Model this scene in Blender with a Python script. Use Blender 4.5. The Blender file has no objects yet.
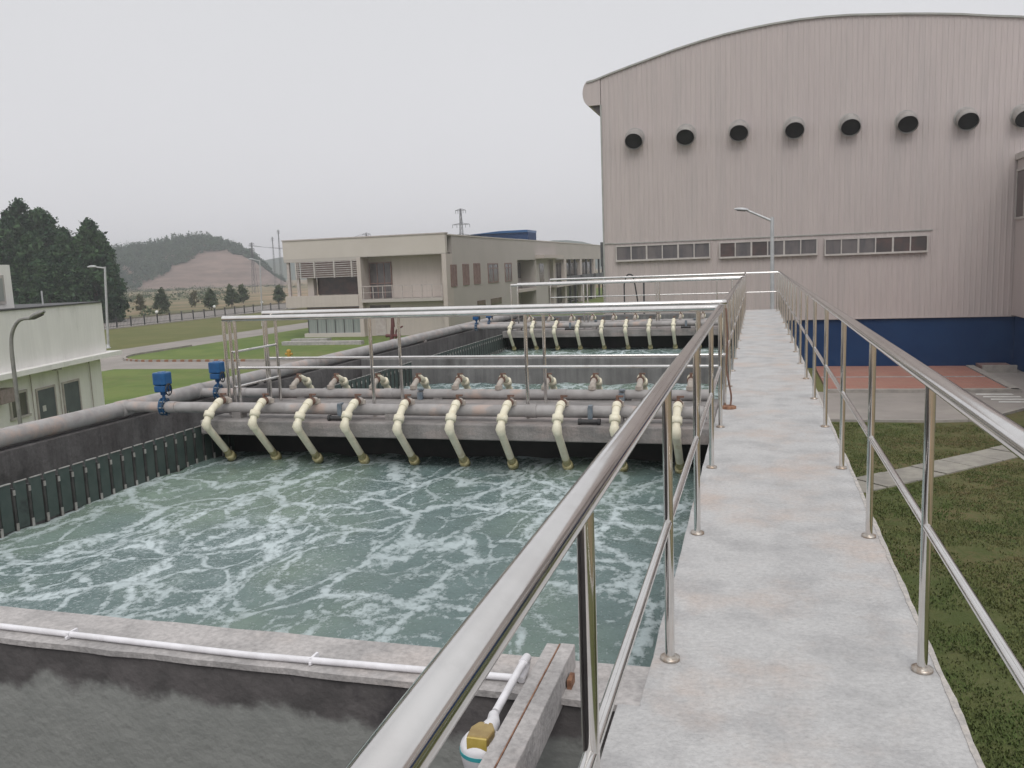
import bpy, math, random
import numpy as np
from mathutils import Vector, Matrix, noise as mnoise
R = math.radians
random.seed(7); rng = np.random.default_rng(7)
scene = bpy.context.scene
COL = scene.collection

# ------------------------------------------------------------------ camera
H = 1.463
GZ = -4.2                     # ground level below the walkway
cam_d = bpy.data.cameras.new('camera'); cam = bpy.data.objects.new('camera', cam_d); COL.objects.link(cam)
yaw, pitch, roll = R(16.28), R(7.91), R(-2.17)
fw = Vector((-math.sin(yaw)*math.cos(pitch), math.cos(yaw)*math.cos(pitch), -math.sin(pitch)))
rt = Vector((math.cos(yaw), math.sin(yaw), 0)); up = rt.cross(fw)
rt2 = math.cos(roll)*rt + math.sin(roll)*up; up2 = -math.sin(roll)*rt + math.cos(roll)*up
M4 = Matrix((rt2, up2, -fw)).transposed().to_4x4(); M4.translation = Vector((0, 0, H))
cam.matrix_world = M4
cam_d.sensor_width = 36; cam_d.lens = 848/1024*36
cam_d.clip_start = 0.05; cam_d.clip_end = 6000
scene.camera = cam

# ------------------------------------------------------------------ world, sun, exposure
SUN_EL, SUN_AZ = R(52), R(163)          # azimuth clockwise from +Y: behind the viewer, to the left
w = bpy.data.worlds.new('World'); scene.world = w; w.use_nodes = True
nt = w.node_tree; nt.nodes.clear()
out = nt.nodes.new('ShaderNodeOutputWorld'); bg = nt.nodes.new('ShaderNodeBackground')
sky = nt.nodes.new('ShaderNodeTexSky'); sky.sky_type = 'NISHITA'; sky.sun_disc = False
sky.sun_elevation = SUN_EL; sky.sun_rotation = SUN_AZ; sky.dust_density = 4.0; sky.air_density = 1.0
hs = nt.nodes.new('ShaderNodeHueSaturation'); hs.inputs['Saturation'].default_value = 0.12
hs.inputs['Value'].default_value = 1.0
tc = nt.nodes.new('ShaderNodeTexCoord'); sp = nt.nodes.new('ShaderNodeSeparateXYZ')
mr = nt.nodes.new('ShaderNodeMapRange'); mr.inputs[1].default_value = 0.0; mr.inputs[2].default_value = 1.0
cr = nt.nodes.new('ShaderNodeValToRGB')     # overcast cloud layer: brighter towards the zenith
cr.color_ramp.elements[0].position = 0.0; cr.color_ramp.elements[0].color = (6.9, 6.85, 7.15, 1)
cr.color_ramp.elements[1].position = 1.0; cr.color_ramp.elements[1].color = (9.4, 9.4, 9.6, 1)
e = cr.color_ramp.elements.new(0.35); e.color = (6.35, 6.4, 6.6, 1)
cn = nt.nodes.new('ShaderNodeTexNoise'); cn.inputs['Scale'].default_value = 1.6; cn.inputs['Detail'].default_value = 3
cm = nt.nodes.new('ShaderNodeMapRange'); cm.inputs[3].default_value = 0.95; cm.inputs[4].default_value = 1.05
mul = nt.nodes.new('ShaderNodeVectorMath'); mul.operation = 'SCALE'
mix = nt.nodes.new('ShaderNodeMix'); mix.data_type = 'RGBA'; mix.inputs[0].default_value = 0.9
L = nt.links.new
L(tc.outputs['Generated'], sp.inputs[0]); L(sp.outputs[2], mr.inputs[0]); L(mr.outputs[0], cr.inputs[0])
L(tc.outputs['Generated'], cn.inputs['Vector']); L(cn.outputs[0], cm.inputs[0])
L(cr.outputs[0], mul.inputs[0]); L(cm.outputs[0], mul.inputs['Scale'])
L(sky.outputs[0], hs.inputs['Color']); L(hs.outputs[0], mix.inputs[6]); L(mul.outputs[0], mix.inputs[7])
L(mix.outputs[2], bg.inputs[0]); bg.inputs[1].default_value = 0.11
L(bg.outputs[0], out.inputs[0])
sd = bpy.data.lights.new('sun', 'SUN'); sun = bpy.data.objects.new('sun', sd); COL.objects.link(sun)
sd.energy = 1.15; sd.angle = R(35); sd.color = (1.0, 0.965, 0.92)
sun.location = (-20, -20, 60)
sdir = Vector((math.sin(SUN_AZ)*math.cos(SUN_EL), math.cos(SUN_AZ)*math.cos(SUN_EL), math.sin(SUN_EL)))
sun.rotation_euler = (-sdir).to_track_quat('-Z', 'Y').to_euler()
scene.view_settings.view_transform = 'Standard'; scene.view_settings.look = 'None'
scene.view_settings.gamma = 1; scene.view_settings.exposure = 0.1
scene.render.engine = 'CYCLES'
scene.cycles.volume_bounces = 0; scene.cycles.max_bounces = 8

# ------------------------------------------------------------------ object helpers
KF = (H-GZ)/(H+3.2)
def far(p):                    # survey of the distant things was taken for ground at -3.2; scale it out to the real ground
    return (p[0]*KF, p[1]*KF, H+(p[2]-H)*KF)
ORI = {}
def tag(o, label=None, cat=None, group=None, kind=None):
    if label: o['label'] = label
    if cat: o['category'] = cat
    if group: o['group'] = group
    if kind: o['kind'] = kind
    return o
def thing(name, loc, label, cat, group=None, rz=0):
    o = bpy.data.objects.new(name, None); COL.objects.link(o); o.location = loc; o.rotation_euler = (0, 0, rz)
    o.empty_display_size = 0.2
    ORI[o] = Vector(loc) if not rz else Vector((0, 0, 0))
    return tag(o, label, cat, group)
def kids(o): return [c for c in bpy.data.objects if c.parent == o]
def copy_tree(o, parent=None, label=None, shift=None):
    c = o.copy(); COL.objects.link(c)
    if parent is not None: c.parent = parent
    if label: c['label'] = label
    if shift: c.location = Vector(o.location) + Vector(shift)
    for k in kids(o): copy_tree(k, c)
    return c

class MB:
    def __init__(s, xf=None): s.v = []; s.f = []; s.sm = []; s.xf = xf
    def add(s, vs, fs, smooth=False):
        n = len(s.v); s.v += [tuple(q) for q in vs]
        for f in fs: s.f.append(tuple(i+n for i in f)); s.sm.append(smooth)
        return s
    def box(s, x0, x1, y0, y1, z0, z1):
        v = [(x, y, z) for z in (z0, z1) for y in (y0, y1) for x in (x0, x1)]
        return s.add(v, [(0,2,3,1), (4,5,7,6), (0,1,5,4), (2,6,7,3), (0,4,6,2), (1,3,7,5)])
    def obox(s, c, sx, sy, sz, m):          # oriented box, m = 3x3
        v = [Vector(c)+m@Vector((x*sx/2, y*sy/2, z*sz/2)) for z in (-1, 1) for y in (-1, 1) for x in (-1, 1)]
        return s.add(v, [(0,2,3,1), (4,5,7,6), (0,1,5,4), (2,6,7,3), (0,4,6,2), (1,3,7,5)])
    def tube(s, pts, r, n=12, caps=True, bend=0.0, bn=5):
        pts = [Vector(p) for p in pts]
        if bend > 0 and len(pts) > 2:
            q = [pts[0]]
            for i in range(1, len(pts)-1):
                a, b, c = pts[i-1], pts[i], pts[i+1]
                d1 = (a-b); d2 = (c-b); l = min(bend, d1.length*.49, d2.length*.49)
                p0 = b+d1.normalized()*l; p2 = b+d2.normalized()*l
                for k in range(bn+1):
                    t = k/bn; q.append(p0*(1-t)**2+b*2*t*(1-t)+p2*t*t)
            q.append(pts[-1]); pts = q
        N = len(pts); rr = r if isinstance(r, (list, tuple)) else [r]*N
        if len(rr) != N: rr = [rr[0]+(rr[-1]-rr[0])*i/(N-1) for i in range(N)]
        tang = []
        for i in range(N):
            t = pts[min(i+1, N-1)]-pts[max(i-1, 0)]; tang.append(t.normalized())
        a = Vector((0, 0, 1)) if abs(tang[0].z) < .9 else Vector((1, 0, 0))
        nrm = (a-tang[0]*a.dot(tang[0])).normalized(); vs = []
        for i in range(N):
            nrm = (nrm-tang[i]*nrm.dot(tang[i])).normalized(); b = tang[i].cross(nrm)
            for k in range(n):
                th = 2*math.pi*k/n; vs.append(pts[i]+(nrm*math.cos(th)+b*math.sin(th))*rr[i])
        fs = [(i*n+k, i*n+(k+1) % n, (i+1)*n+(k+1) % n, (i+1)*n+k) for i in range(N-1) for k in range(n)]
        s.add(vs, fs, True)
        if caps:
            s.add(vs[:n], [tuple(range(n-1, -1, -1))]); s.add(vs[-n:], [tuple(range(n))])
        return s
    def cyl(s, a, b, r, n=16): return s.tube([a, b], r, n)
    def prism(s, poly, axis, a, b):          # poly of 2D points, extruded along axis 'x','y','z'
        def P(p, t): return {'x': (t, p[0], p[1]), 'y': (p[0], t, p[1]), 'z': (p[0], p[1], t)}[axis]
        n = len(poly); vs = [P(p, a) for p in poly]+[P(p, b) for p in poly]
        fs = [tuple(range(n)), tuple(range(2*n-1, n-1, -1))]+[(i, i+n, (i+1) % n+n, (i+1) % n) for i in range(n)]
        return s.add(vs, fs)
    def dome(s, c, r, n=12, m=6, zs=1.0, full=True):
        vs = []; fs = []; lo = -m if full else 0
        rows = list(range(lo, m+1))
        for j in rows:
            ph = j/m*math.pi/2
            for k in range(n):
                th = 2*math.pi*k/n
                vs.append((c[0]+r*math.cos(ph)*math.cos(th), c[1]+r*math.cos(ph)*math.sin(th), c[2]+r*zs*math.sin(ph)))
        for j in range(len(rows)-1):
            for k in range(n): fs.append((j*n+k, j*n+(k+1) % n, (j+1)*n+(k+1) % n, (j+1)*n+k))
        return s.add(vs, fs, True)
    def build(s, name, m, parent=None, bevel=0.0, local=False):
        v = s.v
        if s.xf: v = [s.xf(p) for p in v]
        o0 = Vector((0, 0, 0))
        if parent is not None and not local: o0 = ORI[parent]
        me = bpy.data.meshes.new(name); me.from_pydata([tuple(Vector(p)-o0) for p in v], [], s.f)
        me.polygons.foreach_set('use_smooth', s.sm); me.update()
        me.validate()
        me.materials.append(m)
        o = bpy.data.objects.new(name, me); COL.objects.link(o); ORI[o] = o0
        if parent is not None: o.parent = parent
        if bevel:
            b = o.modifiers.new('bevel', 'BEVEL'); b.width = bevel; b.segments = 2; b.limit_method = 'ANGLE'
        return o
def bx(*a): return MB().box(*a)
def fbx(*a): return MB(far).box(*a)

# ------------------------------------------------------------------ materials
def mat(name, c1, c2=None, rough=0.6, metal=0.0, scale=3.0, detail=5, stretch=(1,1,1), c3=None, s3=0.8, t3=(0.55,0.7),
        bump=0.0, bscale=40, lo=0.35, hi=0.65, spec=0.5, coords='Object', rvar=0.0, grain=0.0, gscale=90, streak=0.0):
    m = bpy.data.materials.new(name); m.use_nodes = True; nt = m.node_tree; N = nt.nodes; L = nt.links.new
    b = N['Principled BSDF']; b.inputs['Roughness'].default_value = rough; b.inputs['Metallic'].default_value = metal
    b.inputs['Specular IOR Level'].default_value = spec
    tc = N.new('ShaderNodeTexCoord'); mp = N.new('ShaderNodeMapping'); L(tc.outputs[coords], mp.inputs[0])
    mp.inputs['Scale'].default_value = stretch
    col = None
    if c2 is None: c2 = tuple(x*.8 for x in c1)
    nz = N.new('ShaderNodeTexNoise'); nz.inputs['Scale'].default_value = scale; nz.inputs['Detail'].default_value = detail
    nz.inputs['Roughness'].default_value = 0.6; L(mp.outputs[0], nz.inputs['Vector'])
    r = N.new('ShaderNodeMapRange'); r.interpolation_type = 'SMOOTHSTEP'; r.inputs[1].default_value = lo; r.inputs[2].default_value = hi; L(nz.outputs[0], r.inputs[0])
    mx = N.new('ShaderNodeMix'); mx.data_type = 'RGBA'; mx.inputs[6].default_value = (*c1, 1); mx.inputs[7].default_value = (*c2, 1)
    L(r.outputs[0], mx.inputs[0]); col = mx.outputs[2]
    if c3:
        n3 = N.new('ShaderNodeTexNoise'); n3.inputs['Scale'].default_value = s3; n3.inputs['Detail'].default_value = 6; n3.inputs['Roughness'].default_value = .65
        L(mp.outputs[0], n3.inputs['Vector'])
        r3 = N.new('ShaderNodeMapRange'); r3.interpolation_type = 'SMOOTHSTEP'; r3.inputs[1].default_value = t3[0]; r3.inputs[2].default_value = t3[1]; L(n3.outputs[0], r3.inputs[0])
        m3 = N.new('ShaderNodeMix'); m3.data_type = 'RGBA'; L(r3.outputs[0], m3.inputs[0]); L(col, m3.inputs[6]); m3.inputs[7].default_value = (*c3, 1)
        col = m3.outputs[2]
    for amt, sc_g, st in ((grain, gscale, (1,1,1)), (streak, 2.2, (3.5,3.5,.22))):
        if not amt: continue
        mg = N.new('ShaderNodeMapping'); mg.inputs['Scale'].default_value = st; L(tc.outputs[coords], mg.inputs[0])
        ng = N.new('ShaderNodeTexNoise'); ng.inputs['Scale'].default_value = sc_g; ng.inputs['Detail'].default_value = 6; ng.inputs['Roughness'].default_value = .7; L(mg.outputs[0], ng.inputs['Vector'])
        rg = N.new('ShaderNodeMapRange'); rg.inputs[1].default_value = .3; rg.inputs[2].default_value = .62; rg.inputs[3].default_value = 1-amt; rg.inputs[4].default_value = 1.0; L(ng.outputs[0], rg.inputs[0])
        sg = N.new('ShaderNodeVectorMath'); sg.operation = 'SCALE'; L(col, sg.inputs[0]); L(rg.outputs[0], sg.inputs['Scale']); col = sg.outputs[0]
    L(col, b.inputs['Base Color'])
    if rvar:
        rr = N.new('ShaderNodeMapRange'); rr.inputs[3].default_value = max(0.02, rough-rvar); rr.inputs[4].default_value = rough+rvar
        L(nz.outputs[0], rr.inputs[0]); L(rr.outputs[0], b.inputs['Roughness'])
    if bump:
        nb = N.new('ShaderNodeTexNoise'); nb.inputs['Scale'].default_value = bscale; nb.inputs['Detail'].default_value = 4
        L(tc.outputs[coords], nb.inputs['Vector'])
        bp = N.new('ShaderNodeBump'); bp.inputs['Strength'].default_value = bump; bp.inputs['Distance'].default_value = 0.02
        L(nb.outputs[0], bp.inputs['Height']); L(bp.outputs[0], b.inputs['Normal'])
    m['_c'] = 0
    return m
M = {}
M['walk'] = mat('walkway concrete', (.53,.525,.522), (.405,.40,.402), .85, grain=.22, gscale=45, scale=3.6, detail=10, lo=.38, hi=.72, c3=(.54,.455,.405), s3=1.3, t3=(.46,.76), bump=.5, bscale=60)
M['mortar'] = mat('edge mortar', (.56,.52,.48), (.42,.40,.385), .9, scale=18, grain=.3)
M['conc'] = mat('pale concrete', (.50,.475,.465), (.36,.345,.34), .88, grain=.35, gscale=40, scale=4, c3=(.50,.46,.44), s3=1.3, bump=.35, bscale=50)
M['beam'] = mat('beam concrete', (.32,.30,.29), (.21,.20,.195), .9, grain=.25, streak=.25, scale=5, c3=(.34,.30,.285), s3=2.0, t3=(.5,.62), bump=.3, bscale=40, stretch=(.6,1,1.6))
M['dark'] = mat('dark stained concrete', (.12,.11,.11), (.18,.17,.17), .9, grain=.3, gscale=30, streak=.4, scale=2.5, c3=(.075,.07,.07), s3=1.2, bump=.4, bscale=30, stretch=(1,1,.7))
M['void2'] = mat('under slab shade', (.03,.03,.03), (.045,.043,.04), .6, scale=4)  # near-black colour paints in the shade below the footbridge slabs
M['wallgrey'] = mat('grey concrete', (.17,.165,.165), (.24,.235,.23), .9, streak=.45, grain=.25, scale=1.5, c3=(.12,.115,.11), s3=1.0, bump=.3)
M['steel'] = mat('stainless steel', (.78,.765,.745), (.72,.70,.68), .11, 1.0, scale=9, stretch=(1,1,1), c3=(.58,.54,.50), s3=3, t3=(.6,.75), rvar=.04)
M['flange'] = mat('flange steel', (.50,.47,.43), (.33,.25,.19), .38, .9, scale=30)
M['pipe'] = mat('grey pipe', (.36,.345,.34), (.28,.265,.26), .55, scale=6, c3=(.42,.33,.29), s3=3.5, t3=(.52,.7), bump=.12, bscale=30)
M['cream'] = mat('cream plastic', (.76,.72,.57), (.68,.63,.49), .42, scale=14, c3=(.58,.50,.34), s3=9, t3=(.58,.75))
M['creamold'] = mat('stained cream plastic', (.47,.43,.25), (.30,.26,.12), .5, scale=25)
M['oldpvc'] = mat('grey fitting', (.46,.42,.37), (.36,.31,.27), .5, scale=20)
M['rust'] = mat('rusty iron', (.16,.075,.045), (.28,.15,.09), .85, scale=25)
M['brownfit'] = mat('brown fitting', (.20,.11,.08), (.12,.07,.05), .7, scale=25)
M['blue'] = mat('blue enamel', (.010,.075,.21), (.014,.10,.26), .35, scale=8)
M['darkblue'] = mat('blue valve body', (.02,.09,.20), (.03,.05,.08), .5, scale=15)
M['greyblue'] = mat('grey blue paint', (.12,.16,.20), (.20,.22,.24), .5, scale=20)
M['chrome'] = mat('bolted steel', (.5,.52,.52), (.3,.3,.3), .35, .8, scale=30)
M['black'] = mat('black rubber', (.025,.025,.028), (.05,.05,.05), .6, scale=10)
M['whitepvc'] = mat('white plastic', (.78,.77,.80), (.66,.65,.67), .4, scale=10)
M['yellowglass'] = mat('yellow lamp glass', (.42,.31,.07), (.55,.42,.12), .25, scale=12)
M['brassold'] = mat('brown yellow plastic', (.25,.17,.06), (.33,.24,.09), .4, scale=20)
M['teal'] = mat('teal band', (.03,.28,.33), (.05,.35,.38), .45, scale=12)
M['baffle'] = mat('dark baffle board', (.050,.072,.066), (.070,.092,.084), .45, scale=6, c3=(.03,.035,.035), s3=3)
M['baffpost'] = mat('baffle post', (.035,.035,.034), (.065,.062,.06), .6, scale=8)
M['bafftip'] = mat('bare metal clip', (.45,.44,.42), (.33,.31,.29), .5, .3, scale=20)
M['clad'] = mat('pink grey cladding', (.485,.428,.415), (.468,.412,.402), .5, streak=.10, scale=.8, stretch=(3,3,.25), c3=(.445,.398,.388), s3=.5, t3=(.45,.7))
M['cladtrim'] = mat('grey green trim', (.30,.31,.29), (.36,.36,.34), .5, scale=2)
M['bluewall'] = mat('navy wall paint', (.009,.034,.105), (.012,.042,.12), .7, scale=.7, spec=.2)
M['frame'] = mat('window frame', (.50,.47,.45), (.42,.39,.37), .5, scale=3)
M['glass'] = mat('window glass', (.085,.08,.085), (.14,.125,.125), .12, scale=1.2, stretch=(2,2,.5))
M['glassbrown'] = mat('brown window glass', (.10,.065,.06), (.06,.05,.05), .15, scale=1.5)
M['ventmetal'] = mat('vent sheet metal', (.42,.40,.38), (.33,.32,.31), .4, .4, scale=4)
M['void'] = mat('dark opening', (.012,.012,.013), (.02,.02,.02), .9)
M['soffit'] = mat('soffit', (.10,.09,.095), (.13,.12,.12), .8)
M['white'] = mat('white render', (.84,.825,.80), (.79,.775,.75), .85, streak=.07, scale=1.2, stretch=(1,1,.4), c3=(.58,.57,.54), s3=.8, t3=(.58,.8))
M['door'] = mat('grey blue door', (.085,.10,.115), (.11,.13,.14), .55, scale=2)
M['officewall'] = mat('beige render', (.54,.48,.445), (.51,.45,.415), .85, scale=.3, c3=(.48,.43,.40), s3=.2, streak=.1)
M['officegrey'] = mat('grey render', (.47,.43,.405), (.44,.405,.38), .85, scale=.3)
M['officetop'] = mat('cream parapet', (.55,.505,.465), (.52,.475,.435), .85, scale=.4)
M['curtain'] = mat('curtained glass', (.22,.25,.24), (.30,.32,.31), .3, scale=2, stretch=(4,1,.1))
M['louver'] = mat('louver slats', (.50,.46,.44), (.42,.36,.35), .6, scale=4)
M['redbrown'] = mat('red brown panel', (.20,.12,.11), (.26,.17,.15), .6, scale=3)
M['lamp'] = mat('lamp post paint', (.50,.51,.52), (.42,.43,.44), .4, .2, scale=5)
M['lampgrey'] = mat('weathered lamp post', (.20,.20,.195), (.27,.265,.25), .5, .2, scale=5)
M['road'] = mat('concrete road', (.30,.27,.25), (.25,.23,.21), .9, scale=.6, c3=(.34,.31,.28), s3=.2, bump=.2, bscale=20)
M['kerb'] = mat('kerb', (.36,.33,.30), (.28,.26,.24), .9, scale=3)
M['kerbred'] = mat('kerb paint', (.28,.13,.07), (.22,.11,.06), .8, scale=3)
M['paint'] = mat('road paint', (.66,.65,.62), (.50,.49,.47), .8, scale=4)
M['concrete_path'] = mat('path slabs', (.33,.31,.27), (.25,.235,.21), .9, scale=2.5, bump=.3)
M['bark'] = mat('bark', (.13,.10,.075), (.08,.06,.045), .9, scale=6)
M['hydrant'] = mat('yellow hydrant', (.50,.30,.04), (.42,.24,.03), .5)
M['redpipe'] = mat('dark red paint', (.14,.035,.035), (.10,.03,.03), .5)
M['fence'] = mat('dark iron', (.05,.05,.055), (.08,.08,.08), .6)
M['globe'] = mat('white globe', (.78,.78,.76), (.7,.7,.68), .3)
M['pylon'] = mat('pylon steel', (.14,.145,.15), (.10,.10,.11), .7)
M['ac'] = mat('air conditioner', (.30,.24,.23), (.22,.18,.17), .6, scale=8)
M['brownpan'] = mat('wood board', (.14,.10,.08), (.2,.15,.12), .8)

def leafmat(name, c1, c2, sc):
    m = mat(name, c1, c2, .7, scale=sc, detail=2, lo=.4, hi=.6, spec=.2)
    b = m.node_tree.nodes['Principled BSDF']; b.inputs['Subsurface Weight'].default_value = 0
    return m
M['leafdark'] = leafmat('dark leaves', (.022,.055,.028), (.055,.105,.045), .6)
M['leafmid'] = leafmat('mid leaves', (.055,.085,.040), (.085,.11,.05), .8)
M['leafpale'] = leafmat('olive leaves', (.12,.115,.06), (.09,.10,.045), .8)
M['leafhill'] = leafmat('hill wood leaves', (.028,.070,.042), (.055,.10,.055), .12)

def grass_mat(name, a, b_, c, s=1.3, fine=14):
    m = bpy.data.materials.new(name); m.use_nodes = True; nt = m.node_tree; N = nt.nodes; L = nt.links.new
    b = N['Principled BSDF']; b.inputs['Roughness'].default_value = .95; b.inputs['Specular IOR Level'].default_value = .15
    tc = N.new('ShaderNodeTexCoord')
    def nz(sc, d, lo, hi):
        n = N.new('ShaderNodeTexNoise'); n.inputs['Scale'].default_value = sc; n.inputs['Detail'].default_value = d; n.inputs['Roughness'].default_value = .65
        L(tc.outputs['Object'], n.inputs['Vector']); r = N.new('ShaderNodeMapRange'); r.interpolation_type = 'SMOOTHSTEP'
        r.inputs[1].default_value = lo; r.inputs[2].default_value = hi; L(n.outputs[0], r.inputs[0]); return r.outputs[0], n.outputs[0]
    f1, _ = nz(s, 6, .4, .62); f2, _ = nz(s*.22, 5, .42, .66); f3, raw = nz(fine, 4, .35, .65)
    m1 = N.new('ShaderNodeMix'); m1.data_type = 'RGBA'; m1.inputs[6].default_value = (*a, 1); m1.inputs[7].default_value = (*b_, 1); L(f1, m1.inputs[0])
    m2 = N.new('ShaderNodeMix'); m2.data_type = 'RGBA'; L(m1.outputs[2], m2.inputs[6]); m2.inputs[7].default_value = (*c, 1)
    mm = N.new('ShaderNodeMath'); mm.operation = 'MULTIPLY'; L(f2, mm.inputs[0]); L(f3, mm.inputs[1]); L(mm.outputs[0], m2.inputs[0])
    L(m2.outputs[2], b.inputs['Base Color'])
    bp = N.new('ShaderNodeBump'); bp.inputs['Strength'].default_value = .6; bp.inputs['Distance'].default_value = .08; L(raw, bp.inputs['Height']); L(bp.outputs[0], b.inputs['Normal'])
    return m
M['lawnright'] = grass_mat('lawn with dry patches', (.078,.098,.034), (.108,.118,.048), (.16,.12,.065), 1.2, 9)
M['lawngreen'] = grass_mat('mown green lawn', (.11,.16,.045), (.15,.195,.058), (.17,.17,.07), .30, 1.5)
M['lawndry'] = grass_mat('rough olive grass', (.125,.135,.050), (.15,.15,.06), (.17,.14,.075), .25, 2)
M['field'] = grass_mat('scrub field', (.13,.13,.07), (.25,.19,.12), (.44,.29,.20), .06, .14)
M['quarry'] = mat('quarry face', (.24,.175,.15), (.16,.12,.105), .95, scale=.07, c3=(.30,.225,.18), s3=.05, stretch=(1,1,7), bump=.5, bscale=.3)
M['farhill'] = mat('far hill', (.05,.075,.055), (.07,.09,.06), .95, scale=.02)

def brick_mat():
    m = bpy.data.materials.new('red block paving'); m.use_nodes = True; nt = m.node_tree; N = nt.nodes; L = nt.links.new
    b = N['Principled BSDF']; b.inputs['Roughness'].default_value = .9
    tc = N.new('ShaderNodeTexCoord'); br = N.new('ShaderNodeTexBrick'); br.inputs['Scale'].default_value = 1
    br.inputs['Color1'].default_value = (.36,.155,.115,1); br.inputs['Color2'].default_value = (.30,.125,.095,1); br.inputs['Mortar'].default_value = (.30,.22,.19,1)
    br.inputs['Brick Width'].default_value = .4; br.inputs['Row Height'].default_value = .2; br.inputs['Mortar Size'].default_value = .012
    n = N.new('ShaderNodeTexNoise'); n.inputs['Scale'].default_value = .8; n.inputs['Detail'].default_value = 5
    mx = N.new('ShaderNodeMix'); mx.data_type = 'RGBA'; mx.blend_type = 'MIX'; mr = N.new('ShaderNodeMapRange')
    mr.inputs[1].default_value = .4; mr.inputs[2].default_value = .8; mr.inputs[4].default_value = .6
    L(tc.outputs['Object'], br.inputs['Vector']); L(tc.outputs['Object'], n.inputs['Vector']); L(n.outputs[0], mr.inputs[0]); L(mr.outputs[0], mx.inputs[0])
    L(br.outputs[0], mx.inputs[6]); mx.inputs[7].default_value = (.33,.21,.16,1); L(mx.outputs[2], b.inputs['Base Color'])
    return m
M['brick'] = brick_mat()

def pitwall_mat():                # near wall: dark band above, lighter grey band below, noisy edge between
    m = mat('banded wall', (.075,.070,.070), (.12,.11,.11), .85, scale=5, c3=(.04,.037,.04), s3=2.5, bump=.4, bscale=25)
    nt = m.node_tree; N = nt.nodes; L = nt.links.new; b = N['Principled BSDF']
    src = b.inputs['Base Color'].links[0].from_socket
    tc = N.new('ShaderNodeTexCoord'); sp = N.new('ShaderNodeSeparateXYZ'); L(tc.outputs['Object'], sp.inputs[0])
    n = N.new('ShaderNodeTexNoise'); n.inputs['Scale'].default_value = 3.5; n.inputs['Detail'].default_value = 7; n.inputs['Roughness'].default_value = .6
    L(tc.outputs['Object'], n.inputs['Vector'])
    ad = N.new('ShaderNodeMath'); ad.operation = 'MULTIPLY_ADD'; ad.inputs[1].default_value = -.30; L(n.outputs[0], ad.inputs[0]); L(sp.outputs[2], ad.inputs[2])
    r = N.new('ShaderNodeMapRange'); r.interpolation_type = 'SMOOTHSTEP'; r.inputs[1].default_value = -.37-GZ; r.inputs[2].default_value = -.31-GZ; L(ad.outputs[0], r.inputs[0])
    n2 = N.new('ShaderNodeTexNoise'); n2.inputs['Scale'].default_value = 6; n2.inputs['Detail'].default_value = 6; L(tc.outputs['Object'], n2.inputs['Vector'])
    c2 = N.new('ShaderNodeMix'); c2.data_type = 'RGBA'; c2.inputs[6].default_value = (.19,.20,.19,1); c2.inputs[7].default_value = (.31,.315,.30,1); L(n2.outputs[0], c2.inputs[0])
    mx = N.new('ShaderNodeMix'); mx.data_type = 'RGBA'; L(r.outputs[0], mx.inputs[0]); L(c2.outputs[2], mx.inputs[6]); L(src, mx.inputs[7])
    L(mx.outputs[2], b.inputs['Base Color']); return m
M['pitwall'] = pitwall_mat()

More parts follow.
